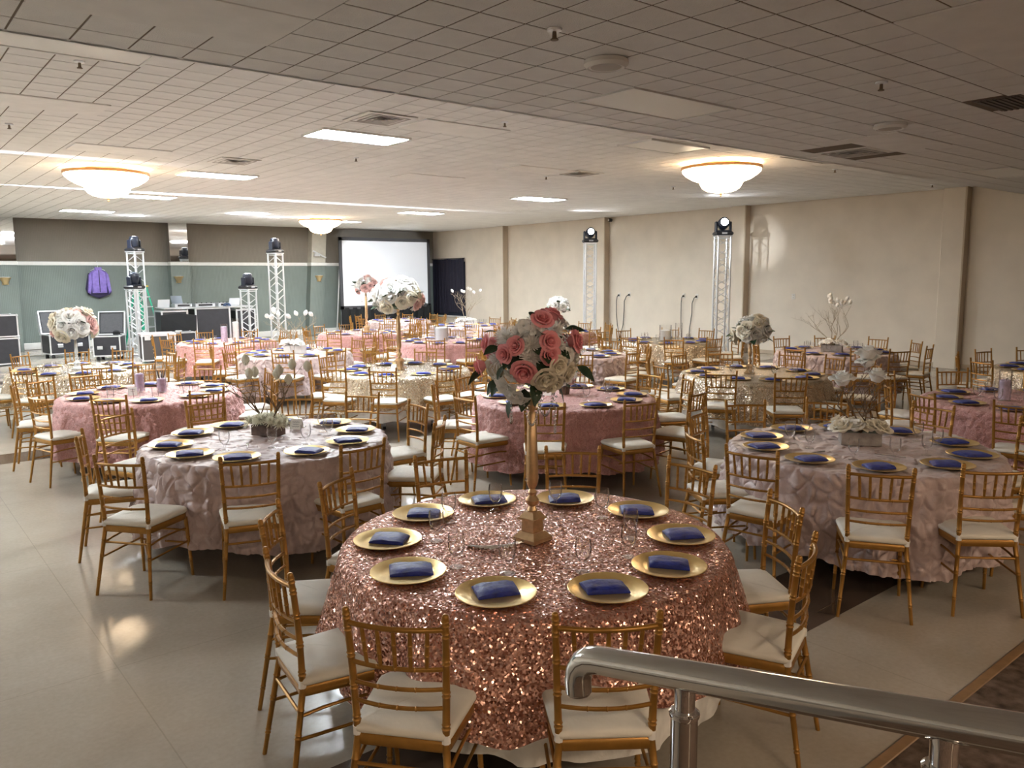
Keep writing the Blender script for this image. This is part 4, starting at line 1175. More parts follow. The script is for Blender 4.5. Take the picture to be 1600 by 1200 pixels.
for (a0, a1, zz, sg) in ((-2.2, -1.2, .80, .17), (-1.2, -0.1, .79, .26), (0.2, 1.4, .80, .2), (1.8, 3.2, .80, .22), (3.6, 4.4, .79, .2)):
    r = 0.13
    bead_strand(t, (r * math.cos(a0), r * math.sin(a0), zz), (r * math.cos(a1), r * math.sin(a1), zz), sg, 26, 0.0062)
part('crystal_ring', MB().lathe([(0.006, 0), (0.007, 0.006), (0.006, 0.012)], 8, (0.036, 0, 0.30)).lathe([(0.006, 0), (0.007, 0.006), (0.006, 0.012)], 8, (-0.036, 0, 0.30)), CRYSTAL, t)
# forks piled beside the stand
def fork_mesh():
    m_ = MB()
    m_.tube([(0, -0.10, 0.002), (0, -0.05, 0.003), (0, 0.0, 0.006), (0, 0.03, 0.004)], [0.006, 0.0045, 0.003, 0.003], 6)
    m_.box((0, 0.045, 0.004), (0.022, 0.03, 0.002), 0, 0.0008)
    for k in range(4): m_.box((-0.0082 + k * 0.0055, 0.078, 0.0055), (0.0032, 0.045, 0.0018))
    return m_.mesh('fork', SILVER, 40)
FORK = fork_mesh()
for k in range(6):
    a = VIEWRZ - 1.35 + (k - 2.5) * 0.16
    tag(link_obj('fork', FORK, None, (2.26 + 0.018 * k * math.cos(VIEWRZ) - 0.04, 2.90 + 0.018 * k * math.sin(VIEWRZ), ZT + 0.0015 * k), (0, 0, a)), '%s silver fork of the fanned pile beside the gold stand' % ORD[k], 'fork', 'forks on the rose gold sequin table')
for k, (x, y, a, n) in enumerate(((2.22, 5.9, .3, 'on the mauve dark-branch table'), (5.5, 2.55, 1.0, 'on the mauve peony-box table'), (5.2, 2.95, 2.0, 'beside the grey peony box'))):
    tag(link_obj('fork', FORK, None, (x, y, ZT + 0.008), (0, 0, VIEWRZ + a)), 'single silver fork lying ' + n, 'fork')

def branch_centerpiece(label, x, y, seed, hgt, spread, tw, boxm, w_, d_, h_, rz, kinds, nfl, fsize, nbud, budsize, budmesh, droop=False, beads=False, lean=(0, 0), tipkind=None):
    t = thing('branch_centerpiece', label, 'centerpiece', (x, y, ZT + 0.007))
    planter_box(t, w_, d_, h_, boxm, rz)
    box_flowers(t, w_, d_, h_ + 0.01, rz, kinds, nfl, fsize, seed)
    tips = branches(t, (0, 0, h_ * 0.8), seed, hgt, spread, tw, 4, 0.008, lean)
    rg = random.Random(seed + 1)
    tips = [q for q in tips if q[1] >= 2]
    rg.shuffle(tips)
    tips.sort(key=lambda q: -q[0].z + rg.uniform(0, .2))
    used = []
    for (p_, l) in tips:
        if len(used) >= nbud: break
        if any((p_ - u).length < budsize * 1.2 for u in used): continue
        used.append(p_)
        if tipkind: flower(t, tipkind, p_, (rg.uniform(-.3, .3), rg.uniform(-.3, .3), 1), budsize, rg)
        else:
            d = (0, 0, -1) if droop else (rg.uniform(-.8, .8), rg.uniform(-.8, .8), 0.7)
            bud(t, p_, d, budsize, budmesh, rg)
    if beads:
        for k in range(4):
            a = used[k % len(used)]; b_ = used[(k + 2) % len(used)]
            bead_strand(t, a, b_, 0.16, 20, 0.0065)
    return t
branch_centerpiece('dark wood box of white flowers with bare dark branches and hanging white blooms', 2.52, 6.22, 21, 0.62, 0.75, TWIG, DARKWOOD, .24, .13, .085, VIEWRZ - .35, ['fluff'], 14, .062, 8, .062, BUDC, True, False, (-.25, .1))
branch_centerpiece('grey wood box of cream peonies with twigs carrying big white blooms and crystal strands', 5.75, 2.90, 33, 0.62, 0.55, TWIG, GREYWOOD, .28, .16, .095, VIEWRZ - .25, ['cream', 'white', 'openc', 'cream'], 16, .068, 4, .085, BUDC, False, True, (0, 0), 'white')
branch_centerpiece('grey box of white flowers with a leafless pale tree of white magnolia buds', 12.40, 6.80, 45, 0.95, 0.45, PALETWIG, GREYWOOD, .32, .2, .11, VIEWRZ - .5, ['open', 'white'], 10, .07, 13, .055, BUD)
branch_centerpiece('white box of white flowers with pale branches of white blossoms', 5.75, 12.86, 52, 0.80, 0.8, PALETWIG, WHITEPAINT, .34, .18, .13, VIEWRZ - .3, ['white', 'open'], 11, .075, 10, .07, BUD)
branch_centerpiece('low white flower box with thin stems of white blossoms before the curtain', 12.4, 17.0, 66, 1.0, 0.35, PALETWIG, WHITEPAINT, .4, .2, .09, VIEWRZ, ['white', 'mum'], 10, .085, 7, .07, BUD)

def bouquet_on_stand(label, x, y, hgt, rad, kinds, n, size, seed, s=1.0, m=None, beads=False, leaves=8):
    t = thing('flower_centerpiece', label, 'centerpiece', (x, y, ZT))
    stand(t, hgt, s, m)
    ball_bouquet(t, (0, 0, hgt + rad * 0.45), rad, kinds, n, size, seed, 0.8, leaves)
    if beads:
        for k in range(3):
            a = k * 2.1
            bead_strand(t, (.14 * math.cos(a), .14 * math.sin(a), hgt), (.14 * math.cos(a + 1.6), .14 * math.sin(a + 1.6), hgt), 0.25, 18, 0.008)
    return t
bouquet_on_stand('tall gold stand with a wide bouquet of white and pale pink roses', 5.80, 9.55, 0.86, 0.30, ['white', 'pale', 'white', 'cream', 'open'], 36, .10, 71, 1.1, None, False, 14)
bouquet_on_stand('far tall gold stand with pink and white bouquet in front of the projection screen', 9.12, 16.42, 0.96, 0.25, ['pale', 'open', 'mum', 'pale', 'leaf'], 26, .085, 72, 1.2, None, True, 12)
bouquet_on_stand('round bouquet of cream and blush roses on a pale stand near the flight cases', 2.40, 12.8, 0.50, 0.26, ['white', 'cream', 'pale', 'white'], 34, .095, 73, .8, WHITEPAINT, False, 5)
bouquet_on_stand('white and green bouquet on a short gold candlestick', 8.93, 6.02, 0.44, 0.22, ['white', 'open', 'cream', 'mum', 'leaf'], 30, .085, 74, .85, None, False, 14)
bouquet_on_stand('small bright white bouquet on a thin stand by the farther light tower', 12.5, 13.55, 0.50, 0.22, ['white', 'open', 'mum'], 22, .085, 75, .6, None, False, 6)
# small posy of the blush table behind the bouquet
t = thing('flower_posy', 'small white and pink posy in a woven brown pot on a blush table', 'centerpiece', (5.86, 6.26, ZT + 0.007))
part('pot', MB().lathe([(0.045, 0), (0.055, 0.03), (0.058, 0.07), (0.052, 0.085)], 18), DARKWOOD, t)
for k in range(12):
    a = 6.283 * k / 12
    part('cane', MB().tube([(0.05 * math.cos(a), 0.05 * math.sin(a), 0), (0.061 * math.cos(a), 0.061 * math.sin(a), 0.085)], 0.005, 5), TWIG, t)
ball_bouquet(t, (0, 0, 0.17), 0.13, ['open', 'pale', 'open', 'leaf', 'mum'], 24, .045, 77, .9, 10)

def cyl_vase(label, x, y, hgt, r, fill, filler=LAVENDER, feather=False, cat='vase'):
    t = thing('cylinder_vase', label, cat, (x, y, ZT + 0.007))
    part('glass', MB().lathe([(r, 0), (r, hgt), (r - .004, hgt), (r - .004, .012), (.002, .011)], 22), GLASS, t, smooth=50)
    if fill: part('filler', MB().lathe([(r - .006, .013), (r - .006, fill), (r * .6, fill + .01), (.005, fill + .014)], 18), filler, t, smooth=50)
    if feather:
        m_ = MB()
        for k in range(5):
            a = k * 1.2
            m_.tube([(0, 0, .02), (.02 * math.cos(a), .02 * math.sin(a), hgt * .4), (.05 * math.cos(a), .05 * math.sin(a), hgt * .75)], [.004, .008, .002], 6)
        part('feather', m_, mat('dark feather', (0.03, 0.02, 0.03), 0.8), t)
cyl_vase('tall clear glass cylinder vase with lavender filler and a dark feather', 2.60, 9.42, .34, .055, .15, LAVENDER, True)
cyl_vase('shorter clear glass cylinder vase packed with lavender filler', 2.42, 9.62, .26, .055, .2)
cyl_vase('lavender filled cylinder vase on the blush booth-side table', 5.72, 16.15, .36, .07, .3)
cyl_vase('taller white filled cylinder vase on the blush booth-side table', 5.98, 16.2, .46, .07, .38, WHITEP)
cyl_vase('lavender cylinder vase with a dark feather on the cut off blush table', 8.80, 2.98, .30, .06, .2, LAVENDER, True)
cyl_vase('tall clear cylinder vase on the cut off blush table', 8.97, 2.80, .38, .06, .1, LAVENDER)
cyl_vase('wide silver white vase on the far blush table', 9.0, 13.2, .30, .14, .26, mat('silver white fabric', (0.75, 0.76, 0.78), 0.5))
cyl_vase('round glass vase with white blooms between the light towers', 12.2, 10.15, .3, .12, .2, WHITEP)
cyl_vase('narrow dark fronted glass vase between the light towers', 12.42, 10.0, .34, .07, .0)
cyl_vase('silver cup vase on the mauve table hidden by the bouquet', 9.05, 9.4, .22, .06, .15, SILVER)
# small cards
def card(label, x, y, w_, h_, rz, lines=3):
    t = thing('table_card', label, 'card', (x, y, ZT + 0.008), rz)
    m_ = MB()
    m_.add([(-w_ / 2, -.03, 0), (w_ / 2, -.03, 0), (w_ / 2, 0, h_), (-w_ / 2, 0, h_), (-w_ / 2, -.028, 0), (w_ / 2, -.028, 0), (w_ / 2, .002, h_ - .001), (-w_ / 2, .002, h_ - .001)],
           [(0, 1, 2, 3), (7, 6, 5, 4), (0, 4, 5, 1), (1, 5, 6, 2), (2, 6, 7, 3), (3, 7, 4, 0)])
    m_.add([(-w_ / 2, .03, 0), (w_ / 2, .03, 0), (w_ / 2, .001, h_), (-w_ / 2, .001, h_), (-w_ / 2, .028, 0), (w_ / 2, .028, 0), (w_ / 2, -.001, h_ - .001), (-w_ / 2, -.001, h_ - .001)],
           [(3, 2, 1, 0), (4, 5, 6, 7), (1, 5, 4, 0), (2, 6, 5, 1), (3, 7, 6, 2), (0, 4, 7, 3)])
    part('folded_card', m_, PAPER, t, smooth=0)
    k = MB()
    for q in range(lines):
        f = .72 - q * .22; wv = w_ * (.6 if q % 2 == 0 else .45)
        pts = [(-wv / 2 + wv * i / 9, -.03 * (1 - f) - .0012, h_ * f + .003 * math.sin(i * 2.1 + q)) for i in range(10)]
        k.tube(pts, .0013, 4)
    part('handwriting', k, INK, t)
card('white folded name card leaning by the dark wood box', 2.80, 6.30, .10, .085, VIEWRZ - .1)
card('white folded table card on the blush lavender-vase table', 2.28, 9.38, .09, .09, VIEWRZ + .5, 2)
card('white folded card on the mid-room gold sequin table', 5.62, 9.40, .08, .09, VIEWRZ - .3, 0)
card('small white card on the blush table beside the posy', 5.66, 6.30, .09, .07, VIEWRZ - .5, 2)
# ------------------------------------------------------------------ chandeliers
CHGLASS = emit('lit crystal', (1.0, 0.76, 0.50), CHANDELIER)
CHBRASS = mat('chandelier brass', (0.55, 0.30, 0.12), 0.35, 0.8)
def chandelier(x, y, label):
    t = thing('chandelier', label, 'chandelier', (x, y, H2), 0, 'flush crystal chandeliers')
    part('ceiling_plate', MB().lathe([(0.30, 0), (0.30, -0.03), (0.28, -0.04)], 32), CHBRASS, t)
    part('rim', MB().lathe([(0.60, -0.060), (0.628, -0.064), (0.635, -0.095), (0.615, -0.11)], 48, cap0=False, cap1=False), CHBRASS, t)
    for k in range(4):
        a = k * math.pi / 2 + .4
        part('stay', MB().tube([(0.28 * math.cos(a), 0.28 * math.sin(a), -.03), (0.61 * math.cos(a), 0.61 * math.sin(a), -.095)], .008, 6), CHBRASS, t)
    wob = lambda a: 1 + 0.018 * math.cos(36 * a)
    part('upper_bowl', MB().lathe([(0.605, -.11), (0.60, -.14), (0.55, -.19), (0.46, -.25), (0.37, -.285), (0.32, -.295)], 144, wob=wob, cap0=False, cap1=False), CHGLASS, t)
    part('lower_bowl', MB().lathe([(0.33, -.285), (0.325, -.33), (0.29, -.39), (0.22, -.435), (0.12, -.46), (0.02, -.468)], 96, wob=lambda a: 1 + 0.02 * math.cos(24 * a), cap0=False), CHGLASS, t)
    for k in range(24):
        a = 2 * math.pi * k / 24
        part('crystal_drop', MB().lathe([(.002, .03), (.012, .012), (.014, 0), (.002, -.03)], 6, (.345 * math.cos(a), .345 * math.sin(a), -.285)), CRYSTAL, t)
    part('finial', MB().lathe([(0.02, -.465), (0.03, -.48), (0.012, -.495), (0.016, -.51), (.003, -.525)], 12), CHBRASS, t)
chandelier(3.30, 14.2, 'glowing two-tier crystal chandelier nearest the sage wall mirror')
chandelier(10.85, 7.95, 'glowing two-tier crystal chandelier by the cream wall')
chandelier(10.85, 22.1, 'small glowing crystal chandelier far back near the screen')

# ------------------------------------------------------------------ light towers
def tower(x, y, hgt, label, rz=0.0, wd=0.29):
    t = thing('truss_tower', label, 'truss', (x, y, 0), rz, 'aluminium truss light towers')
    part('base_plate', MB().box((0, 0, .006), (.5, .5, .012), 0, .003), ALU, t, smooth=0)
    h = wd / 2
    for sx in (-1, 1):
        for sy in (-1, 1):
            part('chord', MB().tube([(sx * h, sy * h, .012), (sx * h, sy * h, hgt - .03)], .025, 10), ALU, t)
    n = max(4, int(round(hgt / .38)))
    z0, z1 = .08, hgt - .1
    for k in range(4):
        m_ = MB(); ca, sa = math.cos(k * math.pi / 2), math.sin(k * math.pi / 2)
        def P(u, z): return (ca * u * h - sa * h, sa * u * h + ca * h, z)
        for i in range(n):
            a, b_ = lerp(z0, z1, i / n), lerp(z0, z1, (i + 1) / n); m = (a + b_) / 2
            s = 1 if (i + k) % 2 else -1
            m_.tube([P(-s, a), P(s, m), P(-s, b_)], .009, 6)
        for z in (.05, hgt - .06): m_.tube([P(-1, z), P(1, z)], .015, 6)
        part('lacing', m_, ALU, t)
    part('top_plate', MB().box((0, 0, hgt - .012), (.36, .36, .024), 0, .004), ALU, t, smooth=0)
    return t
HEADLENS = emit('beam lens', (0.92, 0.94, 1.0), 30.0)
HEADBODY = mat('dark blue black housing', (0.012, 0.016, 0.03), 0.35, 0, 0.1)
def moving_head(x, y, z, tilt, pan, label, lit, power=0.0):
    t = thing('moving_head_light', label, 'stage light', (x, y, z), pan, 'moving head stage lights')
    part('base', MB().box((0, 0, .045), (.42, .36, .09), 0, .03), BLACK, t, smooth=40)
    part('display', MB().box((0, -.182, .05), (.12, .006, .04)), mat('grey display', (.4, .4, .42), .3), t, smooth=0)
    y_ = MB()
    for s in (-1, 1): y_.box((s * .165, 0, .20), (.045, .15, .24), 0, .015)
    y_.box((0, 0, .10), (.37, .17, .04), 0, .012)
    part('yoke', y_, HEADBODY, t, smooth=40)
    # head: barrel from the back cap to the lens, turned about x
    hd = link_obj('head', MB().lathe([(.05, -.15), (.11, -.14), (.135, -.08), (.135, .06), (.125, .13), (.105, .15), (.10, .15)], 22, wob=lambda a: 1 + .035 * math.cos(4 * a)).mesh('head', HEADBODY, 45), t, (0, 0, .27), (tilt, 0, 0))
    part('lens', MB().lathe([(.098, .148), (.06, .153), (.004, .155)], 20, cap0=False), HEADLENS if lit else mat('dark lens', (.05, .06, .09), .1), hd)
    part('vent_cap', MB().lathe([(.05, -.15), (.05, -.158), (.02, -.16)], 16), mat('pale grey plastic', (.35, .4, .48), .4), hd)
    return t
TW = [(6.2, 24.2, 2.80, 'tall truss tower beside the green ladder', 'moving head light pointing up on the tower by the ladder', True, 0.5),
      (5.70, 22.5, 1.78, 'short truss tower in front of the ladder tower', 'moving head light on the short tower near the ladder', False, 0.5),
      (8.45, 21.8, 1.74, 'short truss tower right of the equipment booth', 'moving head light on the short tower right of the booth', True, 0.45),
      (9.62, 22.6, 2.76, 'tall truss tower left of the projection screen', 'moving head light pointing up left of the screen', True, 0.45)]
for (x, y, hh, l1, l2, up, rz) in TW:
    tower(x, y, hh, l1, rz)
    moving_head(x, y, hh, 0.0 if up else 0.25, rz, l2, up)
    if up: spot('beam_light', (x, y, hh + .45), (x + .1, y, H2), 3000, 40, .9, (.9, .95, 1), .08)
face = math.atan2(-1, 0)
for (x, y, hh, l1, l2, pan) in ((15.75, 11.45, 2.93, 'truss light tower against the cream wall by the gold table', 'shining moving head light on the nearer cream wall tower', -0.72), (16.15, 16.2, 2.95, 'truss light tower farther along the cream wall', 'shining moving head light on the farther cream wall tower', -0.62)):
    tower(x, y, hh, l1, math.pi / 4 + 0.15)
    t = moving_head(x, y, hh, 1.35, pan, l2, True)
    spot('beam_light', (x - .3, y - .2, hh + .3), (x - .6, y - .3, H2), 12, 50, .8, (.9, .94, 1), .05)

# ------------------------------------------------------------------ flight cases and booth
def case_box(t, c, d, m=None, rim=.03, name='body'):
    m = m or CASEPANEL
    b_ = part(name, MB().box(c, d), m, t, smooth=0)
    e = MB(); x, y, z = d[0] / 2, d[1] / 2, d[2] / 2
    for sx in (-1, 1):
        for sy in (-1, 1): e.box((c[0] + sx * x, c[1] + sy * y, c[2]), (rim, rim, d[2] + rim))
        for sz in (-1, 1): e.box((c[0] + sx * x, c[1], c[2] + sz * z), (rim, d[1] - rim, rim))
    for sy in (-1, 1):
        for sz in (-1, 1): e.box((c[0], c[1] + sy * y, c[2] + sz * z), (d[0] - rim, rim, rim))
    part('aluminium_edging', e, ALU, b_, smooth=0)
    co = MB()
    for sx in (-1, 1):
        for sy in (-1, 1):
            for sz in (-1, 1): co.lathe([(.004, -.03), (.026, -.02), (.032, 0), (.026, .02), (.004, .03)], 8, (c[0] + sx * x, c[1] + sy * y, c[2] + sz * z))
    part('ball_corners', co, ALU, b_)
    return b_
def latches(t, c, d, xs, z):
    for q in xs:
        part('latch', MB().box((c[0] + q, c[1] - d[1] / 2 - .02, z), (.13, .014, .09), 0, .006), ALU, t, smooth=0)
def open_case(label, x, y, w_, d_, h_, rz, lid_tilt=0.25, lid_h=.6):
    t = thing('flight_case', label, 'flight case', (x, y, 0), rz, 'black flight cases')
    case_box(t, (0, 0, h_ / 2 + .1), (w_, d_, h_ - .03))
    for sx in (-1, 1):
        for sy in (-1, 1): part('caster', MB().lathe([(.04, 0), (.045, .02), (.045, .06), (.02, .1)], 10, (sx * (w_ / 2 - .08), sy * (d_ / 2 - .08), 0)), BLACK, t)
    latches(t, (0, 0, 0), (0, d_, 0), (-w_ / 4, w_ / 4), h_ * .62)
    lid = link_obj('lid', MB().box((0, .05, lid_h / 2), (w_, .1, lid_h)).mesh('lid', CASEPANEL, 0), t, (0, d_ / 2 - .02, h_ + .1), (-lid_tilt, 0, 0))
    e = MB()
    for sx in (-1, 1): e.box((sx * w_ / 2, 0.04, lid_h / 2), (.03, .13, lid_h + .03))
    for z in (0, lid_h): e.box((0, .04, z), (w_ + .03, .13, .03))
    part('lid_edging', e, ALU, lid, smooth=0)
    part('lid_foam', MB().box((0, -.005, lid_h / 2), (w_ - .08, .02, lid_h - .08), 0, .006), GREYFOAM, lid, smooth=0)
    return t
open_case('open black flight case with raised lid behind the round bouquet', 4.25, 23.9, .95, .62, .52, .15)
open_case('open black flight case with narrow raised lid and two latches', 4.96, 22.3, .62, .60, .52, -.45, .3, .6)
t = thing('flight_case', 'closed grey black trunk with pale pink top beside the gold table', 'flight case', (5.72, 20.85, 0), -.15, 'black flight cases')
case_box(t, (0, 0, .36), (.75, .6, .60), mat('grey brown trunk', (.05, .042, .04), .6))
part('top_board', MB().box((0, 0, .69), (.80, .64, .05), 0, .01), mat('pale top', (.62, .52, .52), .5), t, smooth=0)
latches(t, (0, 0, 0), (0, .6, 0), (-.25, .25), .6)
t = thing('flight_case', 'black flight case stack at the left picture edge', 'flight case', (2.55, 22.6, 0), .1, 'black flight cases')
case_box(t, (0, 0, .35), (.8, .6, .6)); case_box(t, (0, 0, .95), (.8, .6, .5), None, .03, 'upper_case')
# cap lying on the open case
t = thing('baseball_cap', 'black baseball cap resting on the open flight case', 'cap', (5.12, 22.2, .635), .4)
part('crown', MB().lathe([(.085, 0), (.09, .03), (.08, .08), (.045, .11), (.004, .118)], 18), BLACKCLOTH, t)
part('brim', MB().prism([(-.075, -.06), (-.06, -.13), (0, -.16), (.06, -.13), (.075, -.06)], 0, .012), BLACKCLOTH, t)
# booth
t = thing('equipment_desk', 'row of road cases forming the equipment desk under the laptops', 'desk', (8.3, 25.0, 0))
case_box(t, (-1.0, 0, .55), (.72, .7, 1.06), None, .045)
case_box(t, (.12, 0, .58), (1.02, .7, 1.12), None, .05)
case_box(t, (1.14, 0, .54), (.58, .7, 1.04), None, .045)
part('desk_top', MB().box((.05, 0, 1.16), (2.7, .75, .04), 0, .008), ALU, t, smooth=0)
part('black_cover', MB().add([(-1.42, -.40, .42), (-.42, -.44, .40), (-.38, -.40, .95), (-.9, -.38, 1.02), (-1.40, -.38, .98), (-1.4, -.36, .42), (-.42, -.36, .40), (-.38, -.36, .95), (-.9, -.36, 1.02), (-1.40, -.36, .98)],
     [(0, 1, 2, 3, 4), (9, 8, 7, 6, 5), (0, 5, 6, 1), (1, 6, 7, 2), (2, 7, 8, 3), (3, 8, 9, 4), (4, 9, 5, 0)]), BLACKCLOTH, t, smooth=0)
for k, (x, w_) in enumerate(((-.55, .5), (.1, .6), (.75, .5))):
    o = tag(link_obj('mixer_unit', MB().box((0, 0, .05), (w_, .4, .1), 0, .012).mesh('mixer', ALU, 0), None, (8.25 + x, 25.25, 1.18)), ('silver mixer unit at the left of the desk top', 'wide silver mixer unit in the middle of the desk', 'silver mixer unit at the right of the desk')[k], 'mixer', 'mixers on the equipment desk')
    for q in range(4): part('knob', MB().lathe([(.02, 0), (.018, .03), (.004, .032)], 10, (-w_ / 2 + .08 + q * (w_ - .16) / 3, -.08, .1)), BLACK, o)
    part('control_panel', MB().box((0, -.205, .05), (w_ * .7, .01, .05)), BLACK, o, smooth=0)
def laptop(x, y, z, rz, label, m):
    t = thing('laptop', label, 'laptop', (x, y, z), rz, 'laptops on the equipment desk')
    part('keyboard_base', MB().box((0, 0, .009), (.34, .24, .018), 0, .004), ALU, t, smooth=0)
    s = link_obj('screen_lid', MB().box((0, 0, .12), (.34, .012, .24), 0, .003).mesh('lid', m, 0), t, (0, -.12, .016), (.3, 0, 0))
    part('display', MB().box((0, .0065, .12), (.31, .002, .21)), mat('laptop screen', (.05, .06, .08), .2), s, smooth=0)
LAPW = mat('white laptop lid', (.75, .77, .80), .35, 0.2); LAPG = mat('grey laptop lid', (.42, .47, .54), .3, 0.5)
laptop(7.10, 25.15, 1.18, .05, 'white laptop open on the left of the desk', LAPW)
laptop(7.62, 25.2, 1.28, -.75, 'turned grey laptop open behind the white one', LAPG)
laptop(9.22, 25.15, 1.18, .05, 'pale grey laptop open at the right end of the desk', LAPG)
t = thing('cable_bag', 'blue grey bundle of cables hanging by the desk', 'cables', (8.95, 25.0, 1.02))
for k in range(7):
    a0 = k * .7
    part('cable_coil', MB().tube([(.09 * math.cos(a) + .01 * k, .03 * math.sin(a0) - .03, .12 + .13 * math.sin(a)) for a in [q * .5 for q in range(14)]], .012, 5), mat('blue cable', (.06, .10, .20), .5), t)
part('strap', MB().tube([(0.03, 0, .26), (0.03, .05, .2)], .008, 5), BLACK, t)
t = thing('folded_table', 'white fronted low case with a coiled cable before the desk', 'case', (7.15, 24.2, 0))
case_box(t, (0, 0, .26), (1.0, .5, .44))
part('coil', MB().lathe([(.07, .49), (.10, .50), (.10, .53), (.07, .54)], 16, (.1, 0, .0)), WHITEPAINT, t)
t = thing('backpack', 'black backpack standing beside the ladder tower', 'bag', (6.62, 23.7, 0), .3)
part('sack', MB().lathe([(.14, 0), (.19, .05), (.20, .2), (.17, .38), (.09, .47), (.02, .49)], 14, wob=lambda a: 1 + .14 * math.cos(2 * a)), BLACKCLOTH, t)
part('pocket', MB().box((0, -.19, .17), (.22, .08, .2), 0, .03), BLACKCLOTH, t)
part('strap', MB().tube([(-.06, 0, .46), (0, -.02, .56), (.06, 0, .46)], .012, 6), BLACKCLOTH, t)
t = thing('cable_box', 'small black cable box on the floor near the wall', 'box', (3.9, 20.3, 0), .2)
part('body', MB().box((0, 0, .08), (.3, .2, .16), 0, .02), BLACK, t)
part('handle', MB().tube([(-.08, 0, .16), (-.06, 0, .24), (.06, 0, .24), (.08, 0, .16)], .01, 6), BLACK, t)
# step ladder
t = thing('step_ladder', 'green fibreglass step ladder with yellow top', 'ladder', (6.75, 25.95, 0), .35)
GREEN = mat('green fibreglass', (0.0, .30, .17), .45)
for s in (-1, 1):
    for q in (-1, 1):
        part('rail', MB().tube([(s * .28, q * .52, 0), (s * .14, q * .07, 1.80)], .032, 4), GREEN, t)
for k in range(5):
    z = .3 + k * .3; f = z / 1.8
    part('step', MB().box((0, -lerp(.52, .07, f), z), (2 * lerp(.28, .14, f), .09, .03), 0, .004), ALU, t, smooth=0)
part('top_cap', MB().box((0, 0, 1.82), (.36, .28, .06), 0, .015), mat('yellow plastic', (.75, .62, .15), .45), t)

# ------------------------------------------------------------------ screen, curtain, wall things
t = thing('projection_screen', 'large white projection screen in a black frame by the corner', 'screen', (15.45, 26.2, 0))
part('screen_surface', MB().box((0, 0, 2.18), (3.62, .02, 2.34)), mat('white screen fabric', (.80, .83, .88), .8), t, smooth=0)
fr = MB()
for sx in (-1, 1): fr.box((sx * 1.87, 0, 2.18), (.12, .05, 2.58))
for sz in (-1, 1): fr.box((0, 0, 2.18 + sz * 1.23), (3.86, .05, .12))
part('black_border', fr, mat('screen border', (.05, .05, .055), .7), t, smooth=0)
nu = 60; P = []
for j in range(2):
    for i in range(nu): P.append((-1.93 + 3.9 * i / (nu - 1), -.03 + .035 * math.sin(i * 1.3), (.95, .02)[j]))
part('skirt', MB().grid(P, nu, 2), BLACKCLOTH, t)
for s in (-1, 1):
    part('stand_leg', MB().tube([(s * 1.87, .05, 1.0), (s * 1.87, .05, 0.02)], .03, 6).tube([(s * 1.87, -.3, .02), (s * 1.87, .45, .02)], .025, 6).tube([(s * 1.9, .42, .04), (s * 1.88, .04, 2.6)], .022, 6), ALU, t)
t = thing('curtain', 'dark navy curtain hung over a window near the corner', 'curtain', (XR - .06, 25.9, 0))
CURT = mat('navy curtain', (.009, .008, .022), .8, 0, .2, 6)
for (y0, y1, z0) in ((-1.08, .02, .66), (-.02, 1.06, .60)):
    P = []; nu = 40; nv = 6
    for j in range(nv):
        for i in range(nu):
            u = i / (nu - 1); P.append((-.02 - .025 * math.sin(i * .9) * (.6 + .1 * j), lerp(y0, y1, u), lerp(2.72 - .02 * abs(math.sin(u * 3)), z0, j / (nv - 1))))
    part('curtain_panel', MB().grid(P, nu, nv), CURT, t)
part('curtain_rod', MB().tube([(-.02, -1.12, 2.73), (-.02, 1.1, 2.73)], .012, 8), BLACK, t)
win = struct('window_1', MB().box((XR - .01, 25.9, 1.55), (.03, 2.1, 2.1)), mat('dark window glass', (.03, .035, .05), .1), 'window behind the navy curtain')
part('window_sill', MB().box((XR - .05, 25.9, .5), (.12, 2.2, .05), 0, .008), WHITEPAINT, win, smooth=0)
# purple jacket on a hanger
t = thing('jacket', 'purple zip jacket over a dark one hanging from the wall rail', 'jacket', (5.80, YB - .085, 0))
PURPLE = mat('purple fabric', (.24, .17, .52), .8, 0, .15, 12, .4, 20); DARKP = mat('dark violet fabric', (.03, .022, .07), .85)
def blob(outline, y0, y1):
    n = len(outline); V = []; cx = sum(p_[0] for p_ in outline) / n; cz = sum(p_[1] for p_ in outline) / n
    for (f, y) in ((.86, y0), (1, y0 + (y1 - y0) * .3), (1, y0 + (y1 - y0) * .7), (.86, y1)):
        V += [(cx + (x - cx) * f, y, cz + (z - cz) * f) for x, z in outline]
    F = [tuple(range(n)), tuple(range(3 * n, 4 * n))[::-1]]
    for r in range(3):
        for i in range(n): F.append((r * n + (i + 1) % n, r * n + i, (r + 1) * n + i, (r + 1) * n + (i + 1) % n))
    return MB().add(V, F)
part('body', blob([(-.20, 1.62), (.20, 1.62), (.22, 2.0), (.20, 2.26), (.08, 2.34), (-.08, 2.34), (-.20, 2.26), (-.22, 2.0)], -.16, -.02), PURPLE, t)
for s in (-1, 1):
    part('sleeve', blob([(s * .20, 2.27), (s * .27, 2.18), (s * .33, 1.65), (s * .25, 1.60), (s * .20, 1.95)], -.15, -.05), PURPLE, t)
part('zip', MB().box((0, -.165, 1.98), (.02, .008, .66)), DARKP, t, smooth=0)
part('collar', blob([(-.09, 2.30), (.09, 2.30), (.10, 2.40), (-.10, 2.40)], -.15, -.05), PURPLE, t)
part('under_jacket', blob([(-.30, 1.58), (.0, 1.46), (.30, 1.58), (.34, 1.75), (.26, 2.22), (-.26, 2.22), (-.36, 1.75)], -.06, .05), DARKP, t)
part('hanger', MB().tube([(-.2, -.05, 2.30), (0, -.05, 2.40), (.2, -.05, 2.30)], .01, 6).tube([(0, -.05, 2.40), (0, -.05, 2.54), (0, 0, 2.575), (0, .05, 2.55)], .006, 6), ALU, t)
